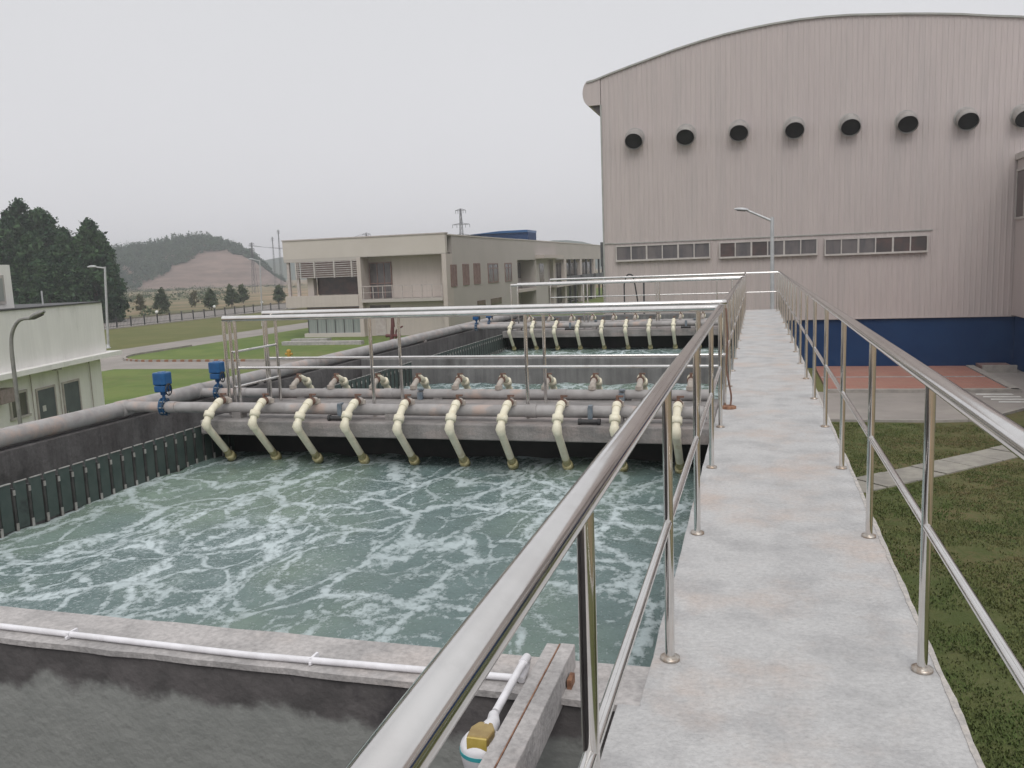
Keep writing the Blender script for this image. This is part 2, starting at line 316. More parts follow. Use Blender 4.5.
def water_mat():
    m = bpy.data.materials.new('aerated water'); m.use_nodes = True; nt = m.node_tree; N = nt.nodes; L = nt.links.new
    b = N['Principled BSDF']; b.inputs['IOR'].default_value = 1.33
    tc = N.new('ShaderNodeTexCoord'); mp = N.new('ShaderNodeMapping'); mp.inputs['Rotation'].default_value = (0, 0, R(8)); mp.inputs['Scale'].default_value = (1.1, .72, 1)
    L(tc.outputs['Object'], mp.inputs[0])
    def warp(src, sc, amt, det=4):
        n = N.new('ShaderNodeTexNoise'); n.inputs['Scale'].default_value = sc; n.inputs['Detail'].default_value = det; L(src, n.inputs['Vector'])
        s = N.new('ShaderNodeVectorMath'); s.operation = 'SUBTRACT'; L(n.outputs['Color'], s.inputs[0]); s.inputs[1].default_value = (.5,.5,.5)
        k = N.new('ShaderNodeVectorMath'); k.operation = 'SCALE'; k.inputs['Scale'].default_value = amt; L(s.outputs[0], k.inputs[0])
        a = N.new('ShaderNodeVectorMath'); L(src, a.inputs[0]); L(k.outputs[0], a.inputs[1]); return a.outputs[0]
    v = warp(mp.outputs[0], .9, 1.1, 3); v = warp(v, 5, .12, 6)
    def edge(sc, wdt):
        vo = N.new('ShaderNodeTexVoronoi'); vo.feature = 'DISTANCE_TO_EDGE'; vo.inputs['Scale'].default_value = sc; L(v, vo.inputs['Vector'])
        r = N.new('ShaderNodeMapRange'); r.interpolation_type = 'SMOOTHSTEP'; r.inputs[1].default_value = 0; r.inputs[2].default_value = wdt; r.inputs[3].default_value = 1; r.inputs[4].default_value = 0
        L(vo.outputs['Distance'], r.inputs[0]); return r.outputs[0]
    e1 = edge(1.25, .13); e2 = edge(2.7, .15)
    def nzr(src, sc, det, lo, hi, rough=.6):
        n = N.new('ShaderNodeTexNoise'); n.inputs['Scale'].default_value = sc; n.inputs['Detail'].default_value = det; n.inputs['Roughness'].default_value = rough; L(src, n.inputs['Vector'])
        r = N.new('ShaderNodeMapRange'); r.interpolation_type = 'SMOOTHSTEP'; r.inputs[1].default_value = lo; r.inputs[2].default_value = hi; L(n.outputs[0], r.inputs[0]); return r.outputs[0], n.outputs[0]
    def mth(op, a, c, clamp=False):
        q = N.new('ShaderNodeMath'); q.operation = op; q.use_clamp = clamp
        for i, x in enumerate((a, c)):
            if isinstance(x, (int, float)): q.inputs[i].default_value = x
            else: L(x, q.inputs[i])
        return q.outputs[0]
    def sstep(a, lo, hi):
        r = N.new('ShaderNodeMapRange'); r.interpolation_type = 'SMOOTHSTEP'; r.inputs[1].default_value = lo; r.inputs[2].default_value = hi; L(a, r.inputs[0]); return r.outputs[0]
    big, _ = nzr(mp.outputs[0], .6, 3, .38, .60)
    mpo = N.new('ShaderNodeMapping'); L(tc.outputs['Object'], mpo.inputs[0]); mpo.inputs['Scale'].default_value = (1, .8, 1)
    _, crumb = nzr(mpo.outputs[0], 17, 8, .3, .6, .78); _, sraw = nzr(tc.outputs['Object'], 30, 6, .5, .66, .75); _, med = nzr(mpo.outputs[0], 3.2, 5, .3, .7, .6)
    brk = mth('ADD', mth('MULTIPLY', mth('SUBTRACT', crumb, .5), 4.2), mth('MULTIPLY', mth('SUBTRACT', med, .5), .9))
    f1 = sstep(mth('ADD', e1, brk), .34, 1.10)
    f2 = mth('MULTIPLY', sstep(mth('ADD', mth('ADD', mth('MULTIPLY', e2, .9), mth('MULTIPLY', big, .28)), brk), .60, 1.25), .85)
    f3 = mth('MULTIPLY', sstep(mth('ADD', mth('MULTIPLY', sraw, 1.0), mth('MULTIPLY', big, .06)), .555, .68), .6)
    f4 = mth('MULTIPLY', sstep(mth('ADD', mth('ADD', mth('MULTIPLY', mth('SUBTRACT', med, .5), 1.6), mth('MULTIPLY', big, .35)), mth('MULTIPLY', mth('SUBTRACT', crumb, .5), 2.0)), .25, 1.0), .55)
    f = mth('MAXIMUM', mth('MAXIMUM', mth('MAXIMUM', f1, f2), f3), f4)
    f = mth('MULTIPLY', f, mth('ADD', .64, mth('MULTIPLY', big, .24)), True)
    gr, _ = nzr(mp.outputs[0], .45, 3, .4, .6)
    wc = N.new('ShaderNodeMix'); wc.data_type = 'RGBA'; wc.inputs[6].default_value = (.135,.195,.190,1); wc.inputs[7].default_value = (.185,.25,.205,1); L(gr, wc.inputs[0])
    mx = N.new('ShaderNodeMix'); mx.data_type = 'RGBA'; L(f, mx.inputs[0]); L(wc.outputs[2], mx.inputs[6]); mx.inputs[7].default_value = (.58,.66,.68,1)
    L(mx.outputs[2], b.inputs['Base Color'])
    rr = mth('ADD', .16, mth('MULTIPLY', f, .5)); L(rr, b.inputs['Roughness'])
    hgt = mth('ADD', mth('MULTIPLY', sraw, .35), mth('MULTIPLY', f, .25))
    nb = N.new('ShaderNodeTexNoise'); nb.inputs['Scale'].default_value = 5; nb.inputs['Detail'].default_value = 3; L(tc.outputs['Object'], nb.inputs['Vector'])
    hgt = mth('ADD', hgt, nb.outputs[0])
    bp = N.new('ShaderNodeBump'); bp.inputs['Strength'].default_value = .55; bp.inputs['Distance'].default_value = .06; L(hgt, bp.inputs['Height']); L(bp.outputs[0], b.inputs['Normal'])
    return m
M['water'] = water_mat()

# ------------------------------------------------------------------ ground, roads, lawns (structure)
def struct(o): o['kind'] = 'structure'; return o
def sheet(name, poly, level, m, xf=far, thick=0.0):
    z = -3.2
    mb = MB(); n = len(poly)
    pts = [far((x, y, z)) if xf else (x, y, GZ) for x, y in poly]
    zz = GZ+level
    if thick:
        mb.add([(p[0], p[1], zz+thick) for p in pts]+[(p[0], p[1], zz-.02) for p in pts], [tuple(range(n))]+[(i, i+n, (i+1) % n+n, (i+1) % n) for i in range(n)])
    else: mb.add([(p[0], p[1], zz) for p in pts], [tuple(range(n))])
    return struct(mb.build(name, m))
def arc(cx, cy, r, a0, a1, n=10): return [(cx+r*math.cos(R(a0+(a1-a0)*i/n)), cy+r*math.sin(R(a0+(a1-a0)*i/n))) for i in range(n+1)]
g = MB()                                                     # big ground sheet reaching the horizon
g.add([(-950,-120,GZ-.02),(600,-120,GZ-.02),(600,950,GZ-.02),(-950,950,GZ-.02)], [(0,1,2,3)])
struct(g.build('ground', M['field']))
sheet('lawn', [(-61,20),(-42,20),(-42,160),(-61,160)], .004, M['lawndry'])
sheet('lawn', [(-37.6,160),(-37.6,47)]+[(x, y) for x, y in arc(-33.2, 45.2, 4.4, 165, 262, 8)]+[(-8,40.7),(-8,160)], .008, M['lawngreen'])
sheet('lawn', [(-33,8),(-5.4,8),(-5.4,37.4),(-33,37.4)], .008, M['lawngreen'])
sheet('road', [(-42.0,5),(-33.0,5),(-33.0,37.4),(-5,37.4),(-5,40.7),(-33.2,40.7),(-36,41.5),(-37.6,45),(-37.6,160),(-42,160)], .004, M['road'])
sheet('road', [(-74,20),(-61.3,20),(-61.3,200),(-74,200)], .004, M['road'])
sheet('lawn', [(.3,-12),(10.5,-12)]+[(10.5,31.5),(8.4,28.6),(7.4,27.2),(6.5,26.1),(5.5,25.2),(4.6,25.0),(.3,24.9)], .012, M['lawnright'])
sheet('road', [(.3,24.9),(4.6,25.0),(5.5,25.2),(6.5,26.1),(7.4,27.2),(8.4,28.6),(10.5,31.5),(30,31.5),(30,36.9),(8.2,36.9),(8.2,30.6),(.3,30.4)], .010, M['road'])
sheet('paving', [(2.3,30.45),(7.9,30.75),(7.9,36.98),(2.3,36.98)], .03, M['brick'], thick=.07)
sheet('paving', [(.3,30.45),(2.28,30.45),(2.28,37),(.3,37)], .01, M['lawndry'])
for i, (a, b) in enumerate([((2.2,30.3),(8.2,30.62)),]):
    k = MB(far); k.prism([(2.3,30.2),(8.15,30.5),(8.15,30.73),(2.3,30.43)], 'z', -3.3, -3.08); struct(k.build('kerb', M['kerb']))
k = MB(far); k.prism([(7.92,30.5),(8.2,30.5),(8.2,36.9),(7.92,36.9)], 'z', -3.3, -3.08); struct(k.build('kerb', M['kerb']))
k = MB(far); k.prism([(2.32,33.5),(7.88,33.7),(7.88,33.8),(2.32,33.6)], 'z', -3.3, -3.095); struct(k.build('paving_band', M['conc']))
k = MB(far)
k.prism([(.3,24.86),(4.6,24.96),(4.6,25.06),(.3,24.96)], 'z', -3.3, -3.12)
for a, b in zip([(4.6,25.0),(5.5,25.2),(6.5,26.1),(7.4,27.2),(8.4,28.6)], [(5.5,25.2),(6.5,26.1),(7.4,27.2),(8.4,28.6),(10.5,31.5)]):
    d = Vector((b[0]-a[0], b[1]-a[1])).normalized()*.05; nn = (-d.y, d.x)
    k.prism([(a[0]+nn[0],a[1]+nn[1]),(b[0]+nn[0],b[1]+nn[1]),(b[0]-nn[0],b[1]-nn[1]),(a[0]-nn[0],a[1]-nn[1])], 'z', -3.3, -3.12)
struct(k.build('kerb', M['kerb']))
for i in range(5):                                           # pedestrian crossing
    y = 27.95+i*.5
    x0 = 7.15-(i-0)*.10+(.75 if i == 0 else 0)
    k = MB(); z = GZ+.016
    pts = [far((x0+a, y+b, 0))[:2] for a, b in ((0,0),(1.1,.04),(1.1,.28),(.05,.24))]
    k.add([(p[0], p[1], z) for p in pts], [(0,1,2,3)]); struct(k.build('road_marking', M['paint']))
# slab path across the lawn on the right
pa = [(1.0,17.0),(2.2,18.1),(3.5,19.35),(4.9,20.75),(6.1,22.0),(8.2,24.4)]
k = MB(far)
for a, b in zip(pa, pa[1:]):
    d = Vector((b[0]-a[0], b[1]-a[1])); n = max(1, round(d.length/.95)); dn = d.normalized(); q = Vector((-dn.y, dn.x))*.42
    for i in range(n):
        s0 = Vector(a)+d*(i/n)+dn*.02; s1 = Vector(a)+d*((i+1)/n)-dn*.02; h = -3.16+random.uniform(-.01,.01)
        k.prism([tuple(s0+q), tuple(s1+q), tuple(s1-q), tuple(s0-q)], 'z', -3.25, h)
struct(k.build('path', M['concrete_path']))
# kerb with painted blocks round the corner of the left lawn
kp = [(-37.6,50),(-37.6,46)]+arc(-33.2,45.2,4.45,175,262,12)+[(-30,40.7),(-24,40.7),(-8,40.7)]
k = MB(far); kr = MB(far)
for a, b in zip(kp, kp[1:]):
    d = Vector((b[0]-a[0], b[1]-a[1])); n = max(1, round(d.length/.28)); dn = d.normalized(); q = Vector((-dn.y, dn.x))*.08
    for i in range(n):
        s0 = Vector(a)+d*(i/n); s1 = Vector(a)+d*((i+1)/n)
        cnt = globals().get('cnt', 0)+1; (kr if cnt % 2 and -36 < s0.x < -27 and s0.y < 43.5 else k).prism([tuple(s0+q), tuple(s1+q), tuple(s1-q), tuple(s0-q)], 'z', -3.3, -3.08)
struct(k.build('kerb', M['kerb'])); struct(kr.build('kerb', M['kerbred']))

# ------------------------------------------------------------------ hill, far hills
def hill_uv(x, y):
    dx, dy = x+329., y-452.
    return dx*.81+dy*.586, -dx*.586+dy*.81               # across / along the line of sight
def height_hill(x, y):
    u, v = hill_uv(x, y)
    prof = [(-170,0),(-130,10),(-95,17),(-70,19.5),(-50,21),(-32,22.5),(-18,25),(-8,27.5),(4,27.5),(14,25.5),(24,22),(32,17),(38,11),(44,4.5),(52,0),(400,0)]
    h = 0
    for (a, za), (b, zb) in zip(prof, prof[1:]):
        if a <= u <= b: h = za+(zb-za)*(u-a)/(b-a)
    if v < 0: h *= max(0, 1-abs(v/58)**2.2)
    else: h *= math.exp(-(v/80)**2)
    n = mnoise.noise(Vector((x*.05, y*.05, 0)))*1.5+mnoise.noise(Vector((x*.15, y*.15, 0)))*.6
    return h+n*min(1, h/6)
def bare_edge(u):
    prof = [(-400,-9),(-40,-3),(-30,2),(-18,9),(-5,16),(6,20.5),(14,21),(22,18.5),(30,15),(38,9),(50,3),(400,3)]
    for (a, za), (b, zb) in zip(prof, prof[1:]):
        if a <= u <= b: return za+(zb-za)*(u-a)/(b-a)+1.3*mnoise.noise(Vector((u*.12, 3, 0)))
def hill_mesh(name, m, x0, x1, y0, y1, nx, ny, f, base=GZ-.4):
    xs = np.linspace(x0, x1, nx); ys = np.linspace(y0, y1, ny)
    vs = [(x, y, base+f(x, y)) for y in ys for x in xs]
    fs = [(j*nx+i, j*nx+i+1, (j+1)*nx+i+1, (j+1)*nx+i) for j in range(ny-1) for i in range(nx-1)]
    mb = MB(); mb.add(vs, fs, True); return struct(mb.build(name, m))
hill_mesh('hill', M['quarry'], -560, -230, 330, 640, 130, 130, height_hill)
hill_mesh('far_hill', M['farhill'], -940, 590, 760, 940, 110, 20,
          lambda x, y: max(0, (25*math.exp(-((x+425)/50)**2)+21*math.exp(-((x+505)/60)**2)+31*math.exp(-((x+190)/70)**2)+15*math.exp(-((x+650)/110)**2))*math.exp(-((y-840)/45)**2)+1.2*mnoise.noise(Vector((x*.03, y*.03, 0)))-.5))

# ------------------------------------------------------------------ foliage helper
def leaf_cloud(pos, size, jitter=.5):
    """pos (n,3), returns verts, quads of randomly turned leaf clumps"""
    n = len(pos); a = rng.normal(size=(n, 3)); a /= np.linalg.norm(a, axis=1)[:, None]
    b = rng.normal(size=(n, 3)); b -= (b*a).sum(1)[:, None]*a; b /= np.linalg.norm(b, axis=1)[:, None]
    s = (size*(1+jitter*(rng.random(n)-.5)*2))[:, None] if np.isscalar(size) else size[:, None]
    c = np.cross(a, b)*s*.2
    v = np.stack([pos-a*s, pos-b*s*.55+c, pos+a*s, pos+b*s*.55+c], 1).reshape(-1, 3)
    return v
def leaf_obj(name, v, m, parent=None, origin=(0,0,0)):
    n = len(v)//4; me = bpy.data.meshes.new(name)
    me.vertices.add(n*4); me.vertices.foreach_set('co', (v-np.array(origin)).astype(np.float32).ravel())
    me.loops.add(n*4); me.loops.foreach_set('vertex_index', np.arange(n*4, dtype=np.int32))
    me.polygons.add(n); me.polygons.foreach_set('loop_start', np.arange(n, dtype=np.int32)*4); me.polygons.foreach_set('loop_total', np.full(n, 4, dtype=np.int32))
    me.update(calc_edges=True); me.materials.append(m)
    o = bpy.data.objects.new(name, me); COL.objects.link(o)
    if parent is not None: o.parent = parent
    return o
def crown_points(h, rad, base, n, lobes, cone=.75):
    P = []
    for _ in range(lobes):
        t = rng.random()**1.0; z = base+(h-base)*t*.95
        rr = rad*((1-t)**.5*cone+(1-cone)*(1-t*.9))*(.35+.65*rng.random()**.6)*(.5+.5*min(1, t*5)); th = rng.random()*2*math.pi
        c = np.array([rr*math.cos(th)*.8, rr*math.sin(th)*.8, z]); lr = rad*(.17+.20*rng.random())*(1-.5*t)
        k = n//lobes; d = rng.normal(size=(k, 3)); d /= np.linalg.norm(d, axis=1)[:, None]
        rr_ = np.minimum(1.9, .35+.62*np.abs(rng.normal(size=(k, 1))))
        P.append(c+d*(lr*rr_)*np.array([1, 1, 1.05]))
    return np.concatenate(P)
def tree_proto(h, rad, base, n, lobes, size, m, label, cone=.75, trunk=.22, tname='tree', group='trees'):
    root = thing(tname, (0,0,0), label, 'tree', group)
    t = MB(); top = (0,0,h*.93)
    t.tube([(0,0,-.3),(.1,.05,h*.3),(-.08,.1,h*.6),top], [trunk, trunk*.8, trunk*.5, trunk*.12], 8)
    for i in range(9):
        z = base+(h-base)*(.05+.8*i/9); th = i*2.4; l = rad*(1-.65*i/9)*.75
        t.tube([(0,.03,z),(l*.5*math.cos(th), l*.5*math.sin(th), z+l*.25),(l*math.cos(th), l*math.sin(th), z+l*.6)], [trunk*.35, trunk*.22, trunk*.06], 5)
    t.build('trunk', M['bark'], root)
    pts = crown_points(h, rad, base, n, lobes, cone)
    leaf_obj('crown', leaf_cloud(pts, size), m, root)
    return root
GG = 'tall dark trees of the grove behind the white pump house'
protos = [tree_proto(17.5, 3.7, .8, 22000, 130, .24, M['leafdark'], 'x', .80, .28, 'eucalyptus_tree', GG),
          tree_proto(15.0, 3.6, .6, 20000, 120, .24, M['leafdark'], 'x', .74, .26, 'eucalyptus_tree', GG),
          tree_proto(12.0, 3.3, .4, 16000, 100, .24, M['leafdark'], 'x', .70, .24, 'eucalyptus_tree', GG)]
# survey of the grove: x, y on the ground, height of the top, prototype
grove = [(-105.5,97,12.0,0),(-102.0,98,12.2,1),(-98.9,97,13.5,0),(-96.6,98,12.2,1),(-94.2,97,11.2,0),(-92.0,97,9.2,1),(-90.3,98,8.0,2),(-87.6,97,9.9,2),(-87.2,99,7.2,2),
         (-104,92,9.5,1),(-100,91,10.2,0),(-96,91,9.0,1),(-92.8,92,8.2,2),(-90.0,95,8.0,2),(-87.4,93,5.0,2),(-89.5,91,5.6,2),(-109,97,11.0,1)]
ordn = ['first','second','third','fourth','fifth','sixth','seventh','eighth','ninth','tenth','eleventh','twelfth','thirteenth','fourteenth','fifteenth','sixteenth','seventeenth','eighteenth','nineteenth','twentieth']
order = sorted(range(len(grove)), key=lambda i: grove[i][0]/grove[i][1])
hs_ = [17.5, 15.0, 12.0]; used = set()
for rank, i in enumerate(order):
    x, y, top, pk = grove[i]
    lab = 'dark leafy tree in the grove behind the white pump house, %s from the left' % ordn[rank]
    if i == 2: lab = 'highest dark tree of the grove, rising right above the pump house tower'
    if i == 7: lab = 'free-standing conical dark tree near the right end of the grove'
    if i == 8: lab = 'shorter dark tree at the very right end of the grove, behind the tall lamp'
    if pk in used: o = copy_tree(protos[pk])
    else: o = protos[pk]; used.add(pk)
    o['label'] = lab; o.location = (x, y, GZ); s = (top-GZ)/hs_[pk]
    o.scale = (max(.9, s), max(.9, s), s); o.rotation_euler = (0, 0, rank*1.3)

# wood on the hill: reads as one mass
P = []
for _ in range(5200):
    uu = random.uniform(-150, 50); vv = random.uniform(-58, 25)
    x = -329+uu*.81-vv*.586; y = 452+uu*.586+vv*.81; hh = height_hill(x, y)
    if hh < .6: continue
    if vv < 0 and hh < bare_edge(uu): continue
    th = random.choice((2.5,3.5,4.5,6.5))*random.uniform(.8,1.2)*(.8 if uu > 10 else 1)
    k = 46; d = rng.normal(size=(k, 3)); d /= np.linalg.norm(d, axis=1)[:, None]
    rr = rng.random((k, 1))**.5
    c = np.array([x, y, GZ-.4+hh+th*.42]); q = d*rr*np.array([1.6, 1.6, th*.55]); q[:, :2] *= (1.0-.7*(q[:, 2:3]/th)); P.append(c+q)
hw = leaf_obj('hill_wood', leaf_cloud(np.concatenate(P), .55), M['leafhill'])
tag(hw, 'dark green wood covering the top and left flank of the hill', 'wood', kind='stuff')
# scrub on the field beyond the road
P = []
for _ in range(1100):
    x = random.uniform(-330, -76*KF); y = random.uniform(105, 420)
    if mnoise.noise(Vector((x*.015, y*.015, 5))) < -.02: continue
    if not (-1.15 < x/y < -.45): continue
    s = random.uniform(.6, 2.4); k = 46; d = rng.normal(size=(k, 3)); d[:, 2] = abs(d[:, 2])*.8; P.append(np.array([x, y, GZ])+d*s*.5*np.array([1.6,1.6,1]))
sc_ = leaf_obj('scrub', leaf_cloud(np.concatenate(P), .28), M['leafmid']); tag(sc_, 'low green scrub dotted over the bare field below the hill', 'scrub', kind='stuff')
# ornamental trees along the far road
smp = tree_proto(3.0, 1.25, .5, 2600, 34, .13, M['leafmid'], 'x', .35, .06, 'small_tree', 'young trees along the far road')
smp2 = tree_proto(3.0, 1.25, .5, 1700, 30, .13, M['leafpale'], 'x', .3, .06, 'small_tree', 'young trees along the far road')
us = set()
sm = [(-79.85,100.7,1.35,0,'darker bushy young tree'),(-87.0,105.0,1.05,1,'thin olive young tree'),(-75.9,106.3,1.2,0,'round dark young tree'),(-78.5,115.1,1.35,0,'wide young tree'),
      (-85.0,128.0,1.3,0,'pale green young tree'),(-88,119,1.05,1,'brownish sparse young tree'),(-75.5,124,1.2,0,'bushy young tree'),(-75.5,140,1.3,0,'small far young tree'),(-80,92,.8,1,'low sparse young tree'),(-75,84,1.2,0,'green young tree beside the tall lamp')]
for rank, i in enumerate(sorted(range(len(sm)), key=lambda i: sm[i][0]/sm[i][1])):
    x, y, s, pk, nm = sm[i]; p = (smp, smp2)[pk]
    if pk in us: o = copy_tree(p)
    else: o = p; us.add(pk)
    o['label'] = '%s beyond the fence, %s from the left' % (nm, ordn[rank])
    q = far((x, y, -3.2)); o.location = (q[0], q[1], GZ); o.scale = (s*1.1, s*1.1, s); o.rotation_euler = (0,0,rank)

# ------------------------------------------------------------------ fence along the far road
fr = thing('iron_fence', far((-61,60,-3.2)), 'long dark iron fence with white globe lamps between rough lawn and far road', 'fence')
for i in range(60):
    y = 50+i*2.0
    mb = MB(far); mb.box(-61.06, -60.94, y-.06, y+.06, -3.2, -2.15)
    mb.box(-61.09, -60.91, y-.09, y+.09, -2.15, -2.11); mb.build('post', M['fence'], fr)
mb = MB(far)
mb.box(-61.02,-60.98,50,168,-2.98,-2.94); mb.box(-61.02,-60.98,50,168,-2.34,-2.30); mb.build('rail', M['fence'], fr)
mb = MB(far)
for i in range(590):
    y = 50.1+i*.2; mb.box(-61.012,-60.988,y,y+.025,-3.1,-2.22)
mb.build('pickets', M['fence'], fr)
for i in range(12):
    y = 56+i*10.0; mb = MB(far); mb.dome((-61, y, -1.93), .17, 10, 5); mb.build('globe_lamp', M['globe'], fr)
kb = MB(far); kb.box(-61.3,-60.7,48,170,-3.3,-3.1); struct(kb.build('fence_kerb', M['kerb']))

# ------------------------------------------------------------------ aeration tank
TANKL, TANKR, Y0, Y1 = -6.45, -.37, 2.92, 23.6
tk = thing('aeration_tank', (-3.4,13,GZ), 'large open concrete treatment tank of churning green water beside the raised walkway', 'tank')
def irregular_slab(mb, x0, x1, y0, y1, z0, z1, step=.12, amp=.006, sides=('l','r')):
    n = int((y1-y0)/step); lft = []; rgt = []
    for i in range(n+1):
        y = y0+(y1-y0)*i/n
        a = mnoise.noise(Vector((y*4.1, 1.7, 0)))*amp+mnoise.noise(Vector((y*17, 4.2, 0)))*amp*.6; b = mnoise.noise(Vector((y*3.7, 9.1, 0)))*amp+mnoise.noise(Vector((y*19, 2.2, 0)))*amp*.7
        lft.append((x0+a if 'l' in sides else x0, y)); rgt.append((x1+b if 'r' in sides else x1, y))
    mb.prism(lft+rgt[::-1], 'z', z0, z1)
# left outer wall, right wall (below walkway), divider, end wall, near wall
bx(-6.75,TANKL,-1.8,24.0,GZ,0).build('outer_wall', M['dark'], tk, .012)
bx(-.34,.55,-1.8,24.6,GZ-.01,-.125).build('side_wall', M['wallgrey'], tk)
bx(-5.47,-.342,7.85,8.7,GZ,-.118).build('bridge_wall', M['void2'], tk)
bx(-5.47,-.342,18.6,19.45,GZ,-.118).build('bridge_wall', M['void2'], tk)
bx(TANKL,-.342,13.0,13.28,GZ,-.003).build('divider_wall', M['wallgrey'], tk, .012)
bx(TANKL,-.342,Y1,24.0,GZ,-.003).build('end_wall', M['wallgrey'], tk, .012)
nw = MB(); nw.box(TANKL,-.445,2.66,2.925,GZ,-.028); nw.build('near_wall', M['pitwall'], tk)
cp = MB()
n = 60; a = []; b = []
for i in range(n+1):
    x = TANKL+(-.372-TANKL)*i/n
    a.append((x, 2.645+mnoise.noise(Vector((x*5, 0, 0)))*.010)); b.append((x, 2.93+mnoise.noise(Vector((x*4, 5, 0)))*.008))
cp.prism(a+b[::-1], 'z', -.028, -.004); cp.build('wall_cap', M['conc'], tk)
bx(-6.75,-.3,-1.8,24,GZ-.3,-3.0).build('tank_floor', M['dark'], tk)
bx(-.45,-.335,-1.8,2.645,-3.0,-.125).build('pit_side_wall', M['dark'], tk)
bx(TANKL,-.45,-1.8,-1.6,-3.0,-.01).build('back_wall', M['dark'], tk)
# walkway deck
wk = MB(); lf = []; rg_ = []
for i in range(221):
    y = -1.8+26.5*i/220
    if y > 2.646 and lf[-1][1] < 2.646: lf += [(-.447, 2.6459), (-.372, 2.6461)]; rg_.append((.62, 2.646))
    lf.append(((-.447 if y < 2.646 else -.372)+mnoise.noise(Vector((y*4.1, 1.7, 0)))*.006, y)); rg_.append((.62+mnoise.noise(Vector((y*3.7, 9.1, 0)))*.007+mnoise.noise(Vector((y*15, 3.1, 0)))*.004, y))
wk.prism(lf+rg_[::-1], 'z', -.125, 0)
struct(wk.build('walkway', M['walk'], None, .004))
ed = MB(); a_ = []; b_ = []                                  # thin broken mortar lip along the right edge
for i in range(520):
    y = -1.8+26.5*i/519
    a_.append((.607+mnoise.noise(Vector((y*9, 5.1, 0)))*.007+mnoise.noise(Vector((y*31, 2.1, 0)))*.004, y)); b_.append((.627+mnoise.noise(Vector((y*3.7, 9.1, 0)))*.006+mnoise.noise(Vector((y*23, 7.1, 0)))*.004, y))
ed.prism(a_+b_[::-1], 'z', -.035, .003)
struct(ed.build('walkway_edge', M['mortar']))
# water
def water_sheet(y0, y1, name='water'):
    nx, ny = 150, int((y1-y0)/.05); xs = np.linspace(-5.5, TANKR-.001, nx); ys = np.linspace(y0, y1, ny); vs = []
    for y in ys:
        for x in xs:
            z = .030*mnoise.noise(Vector((x*1.6, y*1.6, 0)))+.022*mnoise.noise(Vector((x*4.3, y*4.3, 3)))+.006*mnoise.noise(Vector((x*11, y*11, 3)))
            vs.append((x, y, -.41+z))
    fs = [(j*nx+i, j*nx+i+1, (j+1)*nx+i+1, (j+1)*nx+i) for j in range(ny-1) for i in range(nx-1)]
    mb = MB(); mb.add(vs, fs, True); return struct(mb.build(name, M['water']))
water_sheet(2.9, 13.02); water_sheet(13.26, 23.62)
tr = MB(); tr.add([(-6.46,2.9,-.62),(-5.5,2.9,-.62),(-5.5,23.6,-.62),(-6.46,23.6,-.62)], [(0,1,2,3)]); struct(tr.build('trough_water', M['water']))
# baffle weir boards along the left
for (ya, yb, lb) in ((2.95,12.95,'row of dark green overflow boards in posts along the left side of the near basin'),(13.35,23.5,'row of dark overflow boards along the left side of the far basin')):
    bf = thing('overflow_weir', (-5.47, ya, -.6), lb, 'weir')
    bx(-5.56,-5.48,ya-.02,yb+.02,-.9,-.36).build('sill', M['dark'], bf)
    n = int((yb-ya)/.146)
    for i in range(n):
        y = ya+i*.146
        pn = bx(-5.478,-5.462,y+.022,y+.124,-.40,-.035+random.uniform(-.006,.006)).build('board', M['baffle'], bf)
        po = bx(-5.485,-5.455,y-.010,y+.010,-.5,-.075).build('board_post', M['baffpost'], pn)
        cl = MB(); cl.box(-5.455,-5.447,y-.010,y+.010,-.42,-.35); cl.box(-5.455,-5.447,y-.009,y+.009,-.13,-.09)
        cl.box(-5.462,-5.452,y+.018,y+.128,-.036,-.028)
        cl.build('clip', M['bafftip'], pn)

# ------------------------------------------------------------------ railings
RH, MH = 1.036, .525
def railing(name, label, path, posts, parent=None, midpath=None, extra_top=(), r=.029, loc=None, xmids=()):
    t = thing(name, loc or (posts[0][0], posts[0][1], 0), label, 'railing', 'stainless steel railings of the walkway and footbridges')
    MB().tube([(x, y, RH) for x, y in path], r, 20, bend=.05).build('top_rail', M['steel'], t)
    for mp_ in (midpath if midpath is not None else [path]):
        MB().tube([(x, y, MH) for x, y in mp_], .0145, 14, bend=.03).build('mid_rail', M['steel'], t)
    for a, b, z in xmids: MB().tube([(*a, z), (*b, z)], .013, 12).build('mid_rail', M['steel'], t)
    for x, y in posts:
        p = MB().cyl((x, y, .0), (x, y, RH-.024), .0175, 16).build('post', M['steel'], t)
        f = MB(); f.tube([(x,y,.001),(x,y,.012),(x,y,.0121),(x,y,.017)], [.036,.036,.031,.022], 20); f.build('flange', M['flange'], p)
    return t
XL, XR = -.307, .56
railing('railing', 'right-hand stainless railing running the whole length of the walkway above the lawn', [(XR,-1.2),(XR,24.3)], [(XR,.09+1.5*i) for i in range(17)])
YB = 7.6
railing('railing', 'nearest left railing beside the first basin, turning onto the front of the near footbridge',
        [(XL,-1.2),(XL,YB),(-5.3,YB)], [(XL,1.5*i+(-.0)) for i in range(0,6)][0:5]+[(XL,7.5)]+[(-.5,YB),(-2.07,YB),(-3.65,YB),(-5.17,YB),(-5.3,YB)], midpath=[[(XL,-1.2),(XL,YB),(-5.17,YB)]])
railing('railing', 'left railing running from the back of the near footbridge to the far footbridge',
        [(-5.4,8.5),(XL,8.5),(XL,18.35),(-5.3,18.35)], [(-5.4,8.5),(-5.25,8.5),(-3.74,8.5),(-2.12,8.5),(-.55,8.5)]+[(XL,8.55+1.39*i) for i in range(8)]+[(-.5,18.35),(-2.07,18.35),(-3.65,18.35),(-5.3,18.35)],
        xmids=[((-5.27,7.66),(-5.27,8.5),.68),((-5.27,7.66),(-5.27,8.5),.31)])
